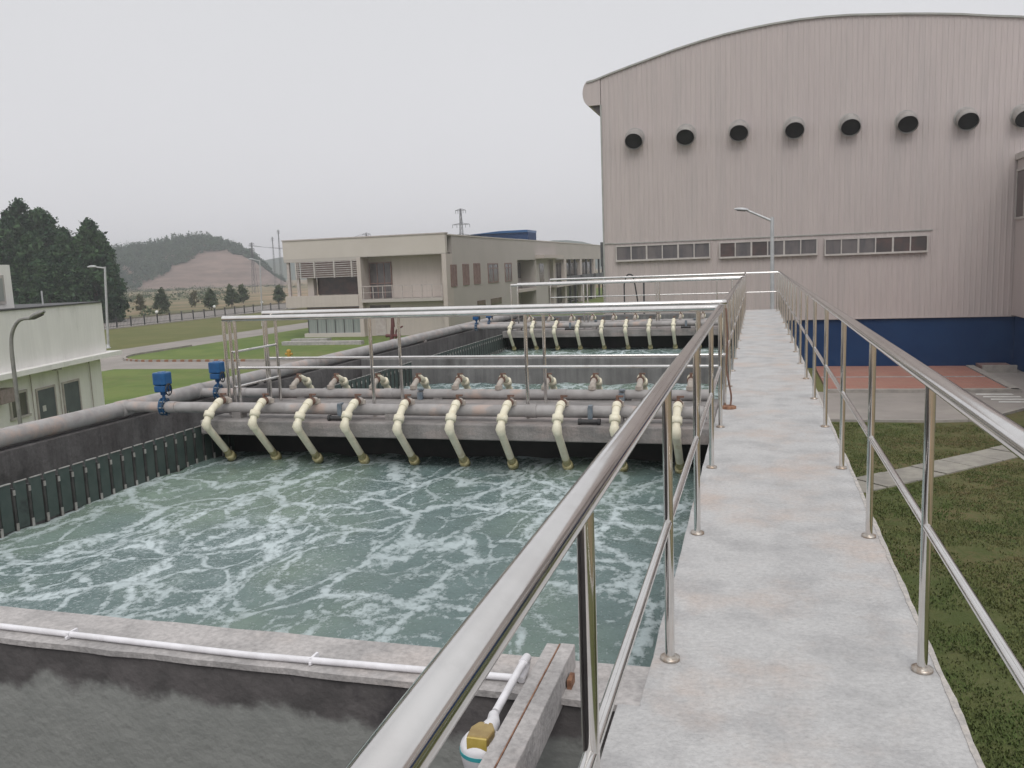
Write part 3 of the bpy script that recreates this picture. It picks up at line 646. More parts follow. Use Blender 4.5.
railing('railing', 'farthest left railing from the back of the far footbridge to the end of the tank',
        [(-5.4,19.25),(XL,19.25),(XL,23.55)], [(-5.4,19.25),(-3.74,19.25),(-2.12,19.25)]+[(XL,19.3+1.4*i) for i in range(4)], xmids=[((-5.3,18.4),(-5.3,19.25),.52)])
railing('railing', 'railing across the far end of the tank in front of the big hall', [(-5.7,23.8),(.53,23.8)], [(-5.7+1.55*i,23.8) for i in range(5)])
# upright closing rails at the left end of the near footbridge
et = thing('end_gate', (-5.3,8.05,0), 'narrow stainless end frame closing the left end of the near footbridge', 'railing')
MB().tube([(-5.3,7.7,.02),(-5.3,7.7,RH-.03)], .0175).build('post', M['steel'], et)
MB().tube([(-5.3,8.38,.02),(-5.3,8.38,RH-.03)], .0175).build('post', M['steel'], et)
MB().tube([(-5.3,7.66,RH-.03),(-5.3,8.47,RH-.03)], .016).build('top_rail', M['steel'], et)

# ------------------------------------------------------------------ footbridges with manifolds
def footbridge():
    t = thing('footbridge', (-2.9,8.1,-.16), 'near concrete footbridge slab crossing the tank under the cream outlet pipes', 'footbridge', 'concrete footbridges across the tank')
    s = MB(); s.box(-5.44,-.375,7.27,8.86,-.115,.032); s.build('slab', M['beam'], t, .012)
    return t
def manifold(front=True):
    yc = 7.46 if front else 8.74; sg = -1 if front else 1; zc = .13 if front else .085; rp = .056
    t = thing('manifold_pipe', (-3.4, yc, 0), 'x', 'pipe', 'grey manifold pipes lying on the footbridges')
    MB().tube([(-6.52,yc,zc),(-.42,yc,zc)], rp, 24).build('main_pipe', M['pipe'], t)
    for x in (-5.9,-4.0,-2.0,-.5):
        c = MB(); c.tube([(x-.05,yc,zc),(x+.05,yc,zc)], rp+.006, 24); c.build('coupling', M['pipe'], t)
    for x in (-5.1,-3.4,-1.2):
        c = MB(); c.box(x-.05,x+.05,yc-.06,yc+.06,0,zc-rp+.02); c.build('pipe_block', M['beam'], t)
    for k in range(10):
        X = -5.23+.507*k+random.uniform(-.012,.012); ja = random.uniform(-.018,.018); jb = random.uniform(-.015,.015); jc = random.uniform(-.02,.02)
        if front:
            pts = [(X,yc,zc+.02),(X,yc-.02,zc+.085),(X,7.33,.225),(X+jc*.3,7.17+ja,.14+jb),(X+jc*.6,7.08+ja,.02+jb),(X+jc,7.48+ja,-.40)]
        else:
            pts = [(X,yc,zc+.02),(X,yc+.03,zc+.085),(X,yc+.15,.245),(X,yc+.30,.21),(X,yc+.42,.06),(X,yc+.34,-.40)]
        col = M['cream'] 
        h = MB(); h.tube(pts[2:], .035, 16, bend=.09); ho = h.build('outlet_pipe', col, t)
        u = MB()
        a, b = Vector(pts[3]), Vector(pts[4]); d = (b-a).normalized(); m_ = a*.75+b*.25
        u.tube([m_-d*.03, m_-d*.029, m_+d*.029, m_+d*.03], [.038,.050,.050,.038], 16)
        m2 = a*.05+b*.95; d2 = (Vector(pts[5])-b).normalized()
        u.tube([m2-d*.035, m2+d*.0, b+d2*.05], [.040,.044,.040], 16)
        q = Vector(pts[2])*.6+a*.4; dd = (a-Vector(pts[2])).normalized(); u.tube([q-dd*.06, q+dd*.0], .041, 16)
        u.build('collar', M['cream'], ho)
        c = MB(); c.tube([pts[0], Vector(pts[0])+Vector((0,0,.075)), Vector(pts[2])*.5+Vector(pts[1])*.5, pts[2]], .031, 14, bend=.04)
        c.tube([Vector(pts[0])+Vector((0,0,.035)), Vector(pts[0])+Vector((0,0,.075))], .042, 14); c.build('connector', M['oldpvc'] if not front or k > 20 else M['oldpvc'], ho)
        v = MB(); p2 = Vector(pts[2])*.75+Vector(pts[1])*.25
        v.tube([p2-Vector((0,.018,0)), p2+Vector((0,.018,0))], .040, 14); v.tube([p2, p2+Vector((.0,0,.075))], .014, 8); v.box(p2.x-.012,p2.x+.05,p2.y-.012,p2.y+.012,p2.z+.06,p2.z+.075)
        v.build('valve', M['brownfit'], ho)
        e = Vector(pts[5]); d3 = (e-Vector(pts[4])).normalized()
        nz = MB(); nz.tube([e-d3*.075, e-d3*.074, e-d3*.012, e-d3*.01], [.038,.048,.052,.038], 16); nz.tube([e-d3*.16, e-d3*.07], .0362, 14); nz.build('nozzle', M['creamold'], ho)
    for x in ((-3.93,-1.44) if front else (-1.35,-3.6)):
        c = MB()
        if front:
            c.box(x-.022,x+.022,yc-.07,yc-.054,.03,zc+.05); c.box(x-.018,x+.018,yc-.07,yc-.0,zc+.045,zc+.066)
            c.build('pipe_clamp', M['greyblue'], t)
            d = MB(); d.tube([(x-.09,7.35,.06),(x+.09,7.35,.06)], .022, 14); d.tube([(x-.1,7.35,.06),(x-.075,7.35,.06)], .030, 14); d.tube([(x+.075,7.35,.06),(x+.1,7.35,.06)], .030, 14); d.build('drain_stub', M['black'], t)
        else:
            c.box(x-.03,x+.03,yc-.09,yc-.054,.03,zc+.03); c.box(x-.03,x+.03,yc-.075,yc+.0,zc+.05,zc+.066); c.build('pipe_clamp', M['greyblue'], t)
    return t
def actuator(x, y, z, label):
    t = thing('actuated_valve', (x, y, z), label, 'valve', 'blue electric valves on the manifold pipes')
    b = MB(); b.tube([(x-.045,y,z),(x-.03,y,z),(x-.029,y,z),(x+.029,y,z),(x+.03,y,z),(x+.045,y,z)], [.115,.115,.085,.085,.115,.115], 22); b.build('valve_body', M['darkblue'], t)
    bl = MB()
    for k in range(8):
        th = k*math.pi/4; bl.tube([(x-.062,y+.1*math.cos(th),z+.1*math.sin(th)),(x+.062,y+.1*math.cos(th),z+.1*math.sin(th))], .009, 8)
    bl.build('bolts', M['chrome'], t)
    n = MB(); n.tube([(x,y,z+.08),(x,y,z+.15)], [.03,.024], 12); n.tube([(x,y,z+.15),(x,y,z+.19)], [.045,.05], 14); n.build('neck', M['blue'], t)
    h = MB()
    h.prism([(x-.115,y-.075),(x-.085,y-.1),(x+.085,y-.1),(x+.115,y-.075),(x+.115,y+.075),(x+.085,y+.1),(x-.085,y+.1),(x-.115,y+.075)], 'z', z+.19, z+.27)
    h.build('gear_housing', M['blue'], t, .01)
    c = MB(); c.prism([(x-.125,y-.08),(x-.09,y-.11),(x+.09,y-.11),(x+.125,y-.08),(x+.125,y+.08),(x+.09,y+.11),(x-.09,y+.11),(x-.125,y+.08)], 'z', z+.275, z+.43)
    c.tube([(x,y,z+.43),(x,y,z+.437)], [.07,.065], 18); c.build('motor_cover', M['blue'], t, .014)
    w_ = MB()
    pts = [(x+.13, y-.02+.07*math.cos(a), z+.22+.07*math.sin(a)) for a in [i*math.pi/8 for i in range(17)]]
    w_.tube(pts, .009, 8); w_.tube([(x+.11,y-.02,z+.22),(x+.14,y-.02,z+.22)], .014, 8); w_.tube([(x+.13,y-.02,z+.15),(x+.13,y-.02,z+.29)], .007, 6); w_.build('handwheel', M['black'], t)
    for k_ in kids(t):
        for vv_ in k_.data.vertices: vv_.co.x *= .62; vv_.co.y *= .68; vv_.co.z = vv_.co.z*.86 if vv_.co.z > 0 else vv_.co.z*.8
    return t
DY = 10.75
fb = footbridge(); copy_tree(fb, None, 'far concrete footbridge slab crossing the tank behind the divider wall', (0,DY,0))
mf = manifold(True); mf['label'] = 'grey manifold pipe with ten cream outlet pipes on the front of the near footbridge'
copy_tree(mf, None, 'grey manifold pipe with ten cream outlet pipes on the front of the far footbridge', (0,DY,0))
mr_ = manifold(False); mr_['label'] = 'grey manifold pipe with arched outlet pipes on the back of the near footbridge'
copy_tree(mr_, None, 'grey manifold pipe with arched outlet pipes on the back of the far footbridge', (0,DY,0))
av = actuator(-6.0, 7.46, .13, 'blue electric valve on the near manifold pipe, leftmost and closest')
copy_tree(av, None, 'blue electric valve on the back manifold pipe of the near footbridge, beside the railing end', (-.24,1.28,-.04))
copy_tree(av, None, 'small far blue electric valve on the front manifold of the far footbridge', (-.1,DY,.0))
copy_tree(av, None, 'small farthest blue electric valve on the back manifold of the far footbridge', (-.2,DY+1.28,-.04))
mp = thing('air_main', (-6.6,12,0), 'thick grey air main lying along the top of the left tank wall', 'pipe')
MB().tube([(-6.54,-1.5,.1),(-6.54,24.0,.1)], .088, 28).build('pipe_run', M['pipe'], mp)
for y in (2.0,5.6,7.46,8.74,11.6,14.6,18.21,19.49,22):
    MB().tube([(-6.54,y-.07,.1),(-6.54,y-.069,.1),(-6.54,y+.069,.1),(-6.54,y+.07,.1)], [.088,.094,.094,.088], 28).build('joint', M['pipe'], mp)
for y in (4,10,16,21): bx(-6.68,-6.46,y-.06,y+.06,0,.05).build('saddle', M['beam'], mp)

# ------------------------------------------------------------------ near clutter: conduit, lamp, beam over the pit
cd = thing('conduit', (-3,2.72,0), 'long thin white plastic conduit clipped along the near tank wall', 'conduit')
MB().tube([(-6.4,2.74,.012),(-4.6,2.735,.012),(-3.1,2.715,.012),(-1.9,2.69,.012),(-.79,2.725,.012)], .0125, 12).build('tube', M['whitepvc'], cd)
for x in (-5.2,-3.9,-2.75,-1.62,-1.0):
    bx(x-.005,x+.005,2.69,2.745,-.002,.024).build('clip', M['whitepvc'], cd)
    MB().tube([(x,2.685,.0),(x,2.685,.010)], .006, 8).build('clip', M['whitepvc'], cd)
MB().tube([(-.80,2.71,.012),(-.80,2.79,.03),(-.80,2.80,.05),(-.80,2.72,.06),(-.80,2.41,.055)], .0135, 12, bend=.02).build('branch', M['whitepvc'], cd)
MB().tube([(-.80,2.745,.06),(-.80,2.80,.055)], .0165, 12).build('elbow', M['whitepvc'], cd)
bm = thing('precast_beam', (-.7,2.3,0), 'weathered concrete beam with a rusty centre seam bridging the pit beside the railing', 'beam')
s = MB(); s.prism([(-.742,2.87),(-.695,2.87),(-.708,.9),(-.755,.9)], 'z', -.03, .085); s.build('half', M['conc'], bm, .004)
s = MB(); s.prism([(-.691,2.88),(-.638,2.88),(-.650,.9),(-.704,.9)], 'z', -.045, .085); s.build('half', M['conc'], bm, .004)
s = MB(); s.prism([(-.6948,2.87),(-.6912,2.87),(-.7042,.9),(-.7078,.9)], 'z', -.02, .086); s.build('seam', M['rust'], bm)
bx(-.634,-.618,2.71,2.77,-.004,.03).build('end_bracket', M['rust'], bm)
lp = thing('bulkhead_lamp', (-.80,2.2,.03), 'round white lamp with a yellow window and teal band at the foot of the conduit', 'lamp')
LX, LY = -.796, 2.26
s = MB(); s.tube([(LX,LY,-.05),(LX,LY,.0),(LX,LY,.012),(LX,LY,.036),(LX,LY,.046),(LX,LY,.06)], [.055,.066,.068,.068,.064,.052], 28); s.build('housing', M['whitepvc'], lp)
s = MB(); s.tube([(LX,LY,.016),(LX,LY,.028)], .0695, 28); s.build('band', M['teal'], lp)
s = MB(); s.tube([(LX+.006,LY+.03,.058),(LX+.012,LY+.075,.063),(-.80,2.39,.056)], [.03,.022,.017], 14); s.build('neck', M['whitepvc'], lp)
s = MB(); s.prism([(LX-.033,LY-.048),(LX+.035,LY-.048),(LX+.04,LY+.005),(LX+.022,LY+.04),(LX-.02,LY+.04),(LX-.036,LY+.005)], 'z', .055, .086); s.build('lamp_top', M['brassold'], lp, .006)
s = MB(); s.prism([(LX-.030,LY-.056),(LX+.032,LY-.056),(LX+.030,LY-.044),(LX-.028,LY-.044)], 'z', .030, .083); s.build('window', M['yellowglass'], lp)
# rusty disc with cable by the railing
dc = thing('cable_gland', (-.27,8.47,0), 'rusty round cable gland with a dark cable climbing the railing post', 'fitting')
s = MB(); s.tube([(-.27,8.47,.0),(-.27,8.47,.022),(-.27,8.47,.03)], [.075,.075,.05], 20); s.build('disc', M['rust'], dc)
s = MB(); s.tube([(-.25,8.45,.03),(-.24,8.47,.12),(-.29,8.44,.4),(-.275,8.46,.72),(-.29,8.5,.98)], .009, 8, bend=.1); s.build('cable', M['brownfit'], dc)
gs = thing('gooseneck_pipe', (-3.38,24.3,0), 'pair of thin dark gooseneck pipes standing behind the far railing', 'pipe')
MB().tube([(-3.6,23.95,-.02),(-3.6,23.95,.9),(-3.5,23.95,1.12),(-3.36,23.95,1.10),(-3.3,23.95,.85),(-3.22,23.95,.3)], .02, 10, bend=.12).build('gooseneck', M['black'], gs)
MB().tube([(-3.05,23.95,-.02),(-3.05,23.95,.95)], .025, 10).build('stand_pipe', M['fence'], gs)

# ------------------------------------------------------------------ big hall
hall = thing('industrial_hall', far((1.5,37,-3.2)), 'huge pink-grey corrugated hall with curved roof, round vent hoods and a navy base', 'building')
roofpts = [(-6.76,9.13),(-6.0,9.36),(-5.1,9.60),(-4.31,9.80),(-3.3,10.06),(-2.27,10.28),(-1.3,10.45),(-.3,10.57),(.6,10.65),(1.6,10.70),(2.5,10.70),(3.44,10.66),(4.3,10.58),(5.23,10.50),(6.3,10.38),(7.31,10.25),(8.3,10.08),(9.33,9.93),(10.5,9.70),(12,9.32),(13.5,8.85),(15,8.3)]
def roofz(x):
    for (a, za), (b, zb) in zip(roofpts, roofpts[1:]):
        if a <= x <= b: return za+(zb-za)*(x-a)/(b-a)
    return roofpts[0][1] if x < roofpts[0][0] else roofpts[-1][1]
FY = 37.0
cl = MB(far)                                                  # corrugated sheet, ribs of real depth
x = -6.40; rib = .20; segs = []
while x < 15:
    segs += [(x, FY), (x+rib*.62, FY), (x+rib*.72, FY-.013), (x+rib*.92, FY-.013)]; x += rib
segs.append((x, FY))
for (xa, ya), (xb, yb) in zip(segs, segs[1:]):
    for z0, z1 in ((-1.14,2.262),(2.268,None)):
        cl.add([(xa,ya,z0),(xb,yb,z0),(xb,yb,z1 or roofz(xb)-.06),(xa,ya,z1 or roofz(xa)-.06)], [(0,1,2,3)])
cl.build('cladding', M['clad'], hall)
bd = MB(far); bd.box(-6.38,15,FY+.02,75,-1.2,8.0); bd.build('body_wall', M['clad'], hall)
bp = MB(far); bp.box(-6.32,15,FY+.06,74,-3.25,-1.14); bp.build('base_wall', M['bluewall'], hall)
bp = MB(far); bp.box(-6.40,15,FY-.05,FY+.04,-1.19,-1.14); bp.build('drip_flashing', M['clad'], hall)
bp = MB(far); bp.box(-6.40,-6.0,FY-.045,FY-.0,2.25,2.285); bp.box(-6.0,6.6,FY-.05,FY+.0,2.235,2.27); bp.build('flashing_strip', M['cladtrim'], hall)
# eave nose at the left: rounded gable end
nose = [(-6.42,8.10),(-6.86,8.10)]+[(-6.88-.30*math.sin(R(a))*1.0, 8.62-.52*math.cos(R(a))) for a in range(0,181,15)]+[(-6.42,9.22)]
en = MB(far); en.prism(nose, 'y', FY-.03, 75); en.build('eave_nose', M['clad'], hall)
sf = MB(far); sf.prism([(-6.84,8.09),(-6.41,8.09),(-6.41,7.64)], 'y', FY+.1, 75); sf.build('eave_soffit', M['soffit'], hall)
rf = MB(far); top = [(-7.0,9.10)]+[(a, b) for a, b in roofpts]
rf.prism([(a, b) for a, b in top]+[(a, b-.07) for a, b in top[::-1]], 'y', FY-.08, 75); rf.build('roof', M['cladtrim'], hall)
tc_ = MB(far); tc_.box(-6.44,-6.38,FY-.05,FY+.1,-3.2,8.1); tc_.build('corner_trim', M['cladtrim'], hall)
ds = MB(far); ds.box(-6.62,-6.46,FY+.3,FY+.5,1.3,2.35); ds.build('wall_box', M['pylon'], hall)
for i, (vx, vz) in enumerate([(-4.98,6.62),(-2.86,6.62),(-.73,6.62),(1.41,6.56),(3.49,6.51),(5.54,6.46),(7.63,6.40),(9.55,6.34)]):
    v = MB(far); v.tube([(vx,FY+.02,vz),(vx,FY-.16,vz),(vx,FY-.30,vz-.05),(vx,FY-.50,vz-.20)], .36, 28, caps=False, bend=.08)
    ho = v.build('vent_hood', M['ventmetal'], hall)
    c = Vector((vx,FY-.50,vz-.20)); d = Vector((0,-.22,-.15)).normalized()
    rg = MB(far); rg.tube([c-d*.035, c+d*.01], .372, 28, caps=False); rg.build('rim', M['ventmetal'], ho)
    k = MB(far); k.tube([c-d*.07, c-d*.06], .352, 28); k.build('mouth', M['void'], ho)
    rg = MB(far); rg.tube([(vx,FY-.005,vz),(vx,FY-.05,vz)], .42, 28); rg.build('collar', M['ventmetal'], ho)
for (a, b, zt, zb) in ((-5.88,-1.90,2.15,1.50),(-1.53,2.34,2.12,1.47),(2.61,6.43,2.07,1.42)):
    wn = MB(far); t = .045
    wn.box(a,b,FY-.13,FY+.0,zt-t,zt); wn.box(a,b,FY-.16,FY+.0,zb-.03,zb+t); wn.box(a,a+t,FY-.128,FY,zb+t,zt-t); wn.box(b-t,b,FY-.128,FY,zb+t,zt-t)
    for k in range(1, 6):
        x = a+(b-a)*k/6; tt = .022 if k % 2 else .035; wn.box(x-tt,x+tt,FY-.125,FY,zb+t,zt-t)
    wo = wn.build('window', M['frame'], hall)
    for k in range(6):
        x0 = a+(b-a)*k/6+.04; x1 = a+(b-a)*(k+1)/6-.04
        MB(far).box(x0-.02,x1+.02,FY-.09,FY-.07,zb+.03,zt-.03).build('pane', M['glassbrown'] if (a > 0 and k in (3,4,5)) or (a > -2 and a < 0 and k in (0,2)) else M['glass'], wo)
# wing at the right
wg = thing('hall_wing', far((12,34,-3.2)), 'lower projecting wing at the right edge of the picture with a high window', 'building')
MB(far).box(9.46,18,20,FY-.04,-1.14,4.72).build('wall', M['clad'], wg)
MB(far).box(9.60,18,20.2,FY+.02,-3.25,-1.14).build('base_wall', M['bluewall'], wg)
MB(far).box(9.38,18.1,19.9,FY-.02,4.72,4.95).build('roof_edge', M['frame'], wg)
w_ = MB(far); w_.box(9.40,9.46,33.4,36.9,4.28,4.36); w_.box(9.40,9.46,33.4,36.9,2.50,2.58)
for y in (33.4,34.6,35.75,36.82): w_.box(9.41,9.46,y,y+.08,2.58,4.28)
wo = w_.build('window', M['frame'], wg)
MB(far).box(9.43,9.455,33.45,36.85,2.55,4.3).build('pane', M['glassbrown'], wo)
pl = thing('brick_planter', far((9.0,36,-3.2)), 'low dark red brick planter by the corner of the hall and its wing', 'planter')
MB(far).box(8.25,9.3,35.6,36.8,-3.2,-2.98).build('wall', M['redbrown'], pl); MB(far).box(8.2,9.35,35.45,35.6,-3.2,-2.92).build('kerb', M['kerb'], pl)
# grey post-like edge board by the tank near the paving
# ------------------------------------------------------------------ office building
of = thing('office_building', far((-27,58,-3.2)), 'two-storey beige office building with louvres, balcony and blue roof box behind it', 'building')
def ob(name, m, *boxes, parent=None, bevel=0):
    if name in ('pier','pillar','dark_opening','column','side_wall','rear_wall','louvre_frame','mullion','lintel','recess_floor','ceiling','side_facade','side_parapet','balcony_door'):
        for b in boxes: o_ = MB(far).box(*b).build(name, m, parent or of)
        return o_
    mb = MB(far)
    for b in boxes: mb.box(*b)
    return mb.build(name, m, parent or of)
fy = 56.0
ob('parapet', M['officetop'], (-33.5,-20.8,fy,fy+.4,2.56,3.88))
ob('parapet_edge', M['louver'], (-33.55,-20.75,fy-.06,fy+.5,3.88,3.96))
ob('parapet', M['officegrey'], (-33.5,-33.1,fy+.4,66,2.45,3.88))
ob('lintel', M['officegrey'], (-33.5,-27.4,fy+.003,fy+.4,2.32,2.558), (-27.4,-20.8,fy+.003,fy+.3,2.50,2.558))
ob('pier', M['officewall'], (-27.62,-27.32,fy-.02,fy+1.3,-3.2,2.50), (-21.12,-20.8,fy+.002,fy+1.3,-3.2,2.49))
ob('rear_wall', M['officewall'], (-27.32,-21.12,fy+1.3,fy+1.6,-.5,2.6), (-27.32,-21.12,fy+.5,fy+.8,-3.2,-.78))
ob('ceiling', M['officegrey'], (-33.05,-20.9,fy+.42,fy+1.85,2.605,2.66), (-33.05,-28.9,fy+1.86,66,2.605,2.66))
ob('side_wall', M['officewall'], (-32.0,-27.6,fy+2.6,fy+2.8,-.2,2.5), (-31.95,-31.45,fy+.5,fy+1.0,-.15,2.33))
ob('glass_wall', M['glassbrown'], (-31.4,-27.62,fy+1.0,fy+1.04,-.1,2.3))
ob('screen_backing', M['redbrown'], (-32.3,-27.64,fy+.3,fy+.34,1.15,2.3))
ob('column', M['louver'], (-33.35,-33.15,fy+.1,fy+.3,-.15,2.33), (-32.6,-32.4,fy+.1,fy+.3,-.15,2.33), (-33.3,-33.2,fy+3,fy+3.1,-.15,2.33), (-32.9,-32.8,fy+4.5,fy+4.6,-.15,2.33))
lv = ob('louvre_screen', M['louver'], *[(-32.5,-27.64,fy+.02,fy+.14,1.16+i*.155,1.16+i*.155+.065) for i in range(8)])
ob('louvre_frame', M['frame'], *[(x,x+.1,fy-.0,fy+.16,1.12,2.32) for x in (-32.6,-31.1,-29.5,-28.1)], parent=lv)
ob('balcony_front', M['officewall'], (-33.5,-27.62,fy-.1,fy+.2,-.98,-.14))
ob('balcony_floor', M['officewall'], (-33.4,-27.62,fy+.2,fy+2.8,-.98,-.7))
ob('louvre_screen', M['redbrown'], *[(-33.2,-27.64,fy+.05,fy+.15,-1.55+i*.14,-1.55+i*.14+.06) for i in range(4)])
gw = ob('ground_window', M['curtain'], (-32.0,-27.62,fy+.3,fy+.34,-2.95,-1.0))
ob('mullion', M['fence'], *[(-32.0+i*.73,-31.95+i*.73,fy+.26,fy+.33,-2.95,-1.55) for i in range(7)], parent=gw)
ob('plinth', M['officetop'], (-32.2,-27.3,fy+.0,fy+.6,-3.2,-2.92))
ob('ground_wall', M['officewall'], (-32.0,-27.62,fy+1,fy+8,-3.2,-.98))
ob('balcony_slab', M['officegrey'], (-27.32,-21.12,fy-.15,fy+1.3,-.74,-.52))
dw = ob('balcony_door', M['glass'], (-27.2,-25.55,fy+1.22,fy+1.29,-.48,2.02))
ob('frame', M['redbrown'], (-27.25,-25.5,fy+1.2,fy+1.3,2.02,2.1), *[(x,x+.06,fy+1.19,fy+1.29,-.48,2.02) for x in (-27.25,-26.65,-26.1,-25.55)], (-27.2,-25.55,fy+1.20,fy+1.28,.55,.62), parent=dw)
rl = MB(far)
for i in range(9):
    x = -27.2+i*.75; rl.box(x,x+.05,fy-.1,fy-.05,-.52,.42)
rl.box(-27.3,-21.1,fy-.1,fy-.05,.38,.44); rl.box(-27.3,-21.1,fy-.09,fy-.06,-.05,-.02); rl.build('balcony_rail', M['louver'], of)
ob('ground_window', M['glass'], (-27.0,-25.4,fy+.46,fy+.5,-1.35,-.98))
ob('ground_door', M['louver'], (-26.6,-25.8,fy+.45,fy+.49,-3.15,-1.45))
# side facade
xs = -20.8
ob('side_facade', M['officegrey'], (xs-8,xs-.001,fy+1.9,74.4,-3.2,3.77), (xs-.3,xs-.001,fy+1.31,fy+1.9,-3.2,3.77), (xs-8,xs-.002,81,86,-3.2,2.0), (xs-8,xs-.003,74.4,121,2.0,3.765), (xs-8,xs-1.6,74.41,121,-3.2,1.99))
ob('side_parapet', M['officetop'], (xs-8,xs+.05,fy+.4,75,3.77,3.86), (xs-7,xs+.04,75,121,3.78,3.88))
ob('pillar', M['officewall'], *[(xs-.4,xs,y,y+1.0,-3.2,2.0) for y in (88.5,94,103,112)])
for (ya, yb, zt, zb) in ((56.9,57.95,1.63,.27),(59.5,60.7,1.66,.29),(62.0,63.4,1.69,.29),(65.6,68.2,1.66,.27),(70.4,72.3,1.66,.25)):
    wo = ob('window', M['redbrown'], (xs,xs+.05,ya-.1,yb+.1,zt,zt+.1), (xs,xs+.05,ya-.1,yb+.1,zb-.1,zb), (xs,xs+.05,ya-.1,ya,zb,zt), (xs,xs+.05,yb,yb+.1,zb,zt), (xs,xs+.05,(ya+yb)/2-.06,(ya+yb)/2+.06,zb,zt), (xs,xs+.04,ya,yb,zt-.35,zt-.28))
    ob('pane', M['redbrown'] if ya < 65 else M['glass'], (xs+.0,xs+.025,ya,yb,zb,zt), parent=wo)
for (ya, yb) in ((62.5,64.5),(66,69)):
    ob('window', M['glassbrown'], (xs,xs+.04,ya,yb,-1.6,-1.1))
ob('recess_floor', M['officewall'], (xs-1.5,xs+.05,74.5,80.9,-.95,-.7), (xs-1.4,xs+.9,81,90,2.1,2.45), (xs-1.4,xs+.5,88,121,-.95,-.7))
ob('dark_opening', M['glass'], (xs-1.6,xs-1.5,78.5,80.9,.3,1.75), (xs-1.6,xs-1.5,75.5,79,-3,-1.2), (xs,xs+.03,82.5,84.2,-.6,1.6), (xs-1.6,xs-1.5,97,120,-.6,1.6), (xs-1.6,xs-1.5,97,120,-3.0,-1.1))
ob('pillar', M['fence'], *[(xs-.2,xs,y,y+.35,-3.2,2.0) for y in (97,100,107,110,116,119)])
ob('colonnade_rail', M['pylon'], (xs-.05,xs,95,121,-.6,.1))
rb = thing('roof_box', far((-27,100,4)), 'long navy blue flat roof structure showing above the office roof', 'roof')
MB(far).box(-33.8,-26.5,100,104,3.6,5.45).build('panel', M['blue'] if False else M['bluewall'], rb); MB(far).prism([(-33.8,5.45),(-26.5,5.45),(-26.5,5.72),(-30,5.72)], 'y', 99.8, 104.2).build('cap', M['blue'], rb)
sb = thing('ledge', far((-27.5,50,-3.2)), 'long low white concrete ledge on the lawn before the office', 'ledge')
MB(far).box(-30.4,-24.6,49.8,50.3,-3.25,-2.95).build('slab', M['conc'], sb, .02)
sl = thing('stone_slab', far((-29,45.8,-3.2)), 'pale flat slab lying on the lawn left of the office ledge', 'slab')
MB(far).prism([(-31.0,52.0),(-28.4,52.3),(-28.4,53.0),(-31.0,52.6)], 'z', -3.25, -2.98).build('slab', M['conc'], sl)
# yellow hydrant
hx, hy, hz = far((-24.8,41.3,-3.2))
hyd = thing('hydrant', (hx,hy,hz), 'small yellow fire hydrant on the green lawn', 'hydrant')
MB().tube([(hx,hy,hz),(hx,hy,hz+.55),(hx,hy,hz+.62),(hx,hy,hz+.66)], [.13,.13,.16,.05], 12).build('barrel', M['hydrant'], hyd)
MB().tube([(hx-.26,hy,hz+.4),(hx+.26,hy,hz+.4)], .08, 10).build('outlet', M['hydrant'], hyd)
MB().dome((hx,hy,hz+.6), .15, 12, 4, .8, False).build('cap', M['hydrant'], hyd)
# red standpipe valve by the office
px_, py_, pz_ = far((-23.2,52,-3.2))
rp = thing('fire_standpipe', (px_,py_,pz_), 'dark red fire standpipe with side outlets in front of the office wall', 'standpipe')
MB().tube([(px_-.25,py_,pz_),(px_-.15,py_,pz_+1.1),(px_-.1,py_,pz_+1.9)], [.20,.14,.11], 12).build('column', M['redpipe'], rp)
MB().tube([(px_-.1,py_,pz_+1.15),(px_-.1,py_,pz_+2.0)], [.17,.12], 12).build('head', M['redpipe'], rp)
MB().tube([(px_-.75,py_,pz_+.45),(px_+.5,py_,pz_+.45)], .13, 12).build('outlet', M['redpipe'], rp)
MB().tube([(px_+.1,py_,pz_),(px_+.15,py_,pz_+.9),(px_+.75,py_,pz_+1.2)], .07, 10, bend=.2).build('side_pipe', M['redpipe'], rp)

# ------------------------------------------------------------------ white pump house at the left
A = R(14.768)
ph = thing('pump_house', (-24.47,27.0,GZ), 'white single-storey pump house with canopy, two grey doors and a roof tower', 'building', None, A)
# local frame: +y goes away from the camera along the facade, +x outwards to the tank; facade is x=0, near end negative y
zt = .67-GZ; zc = -1.37-GZ
def pb(name, m, *boxes, parent=None, bevel=0):
    mb = MB()
    for b in boxes: mb.box(*b)
    o = mb.build(name, m, ph if parent is None else parent, bevel, local=True); return o
pb('wall', M['white'], (-9,0,-24,0,0,zc-.0))
pb('upper_wall', M['white'], (-9,.28,-24,.0,zc+.14,zt))
pb('canopy', M['white'], (-8.9,.62,-24,.55,zc-.03,zc+.14))
pb('parapet_cap', M['fence'], (-9.05,.33,-24,-.0,zt,zt+.05))
pb('roof_tower', M['white'], (-9,-.2,-24,-4.75,zt+.05,zt+1.45))
tw = pb('tower_window', M['frame'], (-.2,-.16,-9,-5.2,zt+.2,zt+1.12)); pb('pane', M['curtain'], (-.16,-.15,-8.9,-5.3,zt+.3,zt+1.02), parent=tw)
for a, b in ((2.80,1.80),(4.42,3.40)):
    d = pb('door', M['door'], (0,.03,-a,-b,.05,-2.10-GZ)); pb('handle', M['chrome'], (.03,.06,-a+.08,-a+.13,1.0,1.12), parent=d)
    pb('door_frame', M['louver'], (0,.05,-a-.07,-a,.0,-2.03-GZ), (0,.05,-b,-b+.07,.0,-2.03-GZ), (0,.05,-a,-b,-2.10-GZ,-2.03-GZ), parent=d)
pb('sign', M['paint'], (.03,.036,-4.2,-4.0,1.35,1.55))
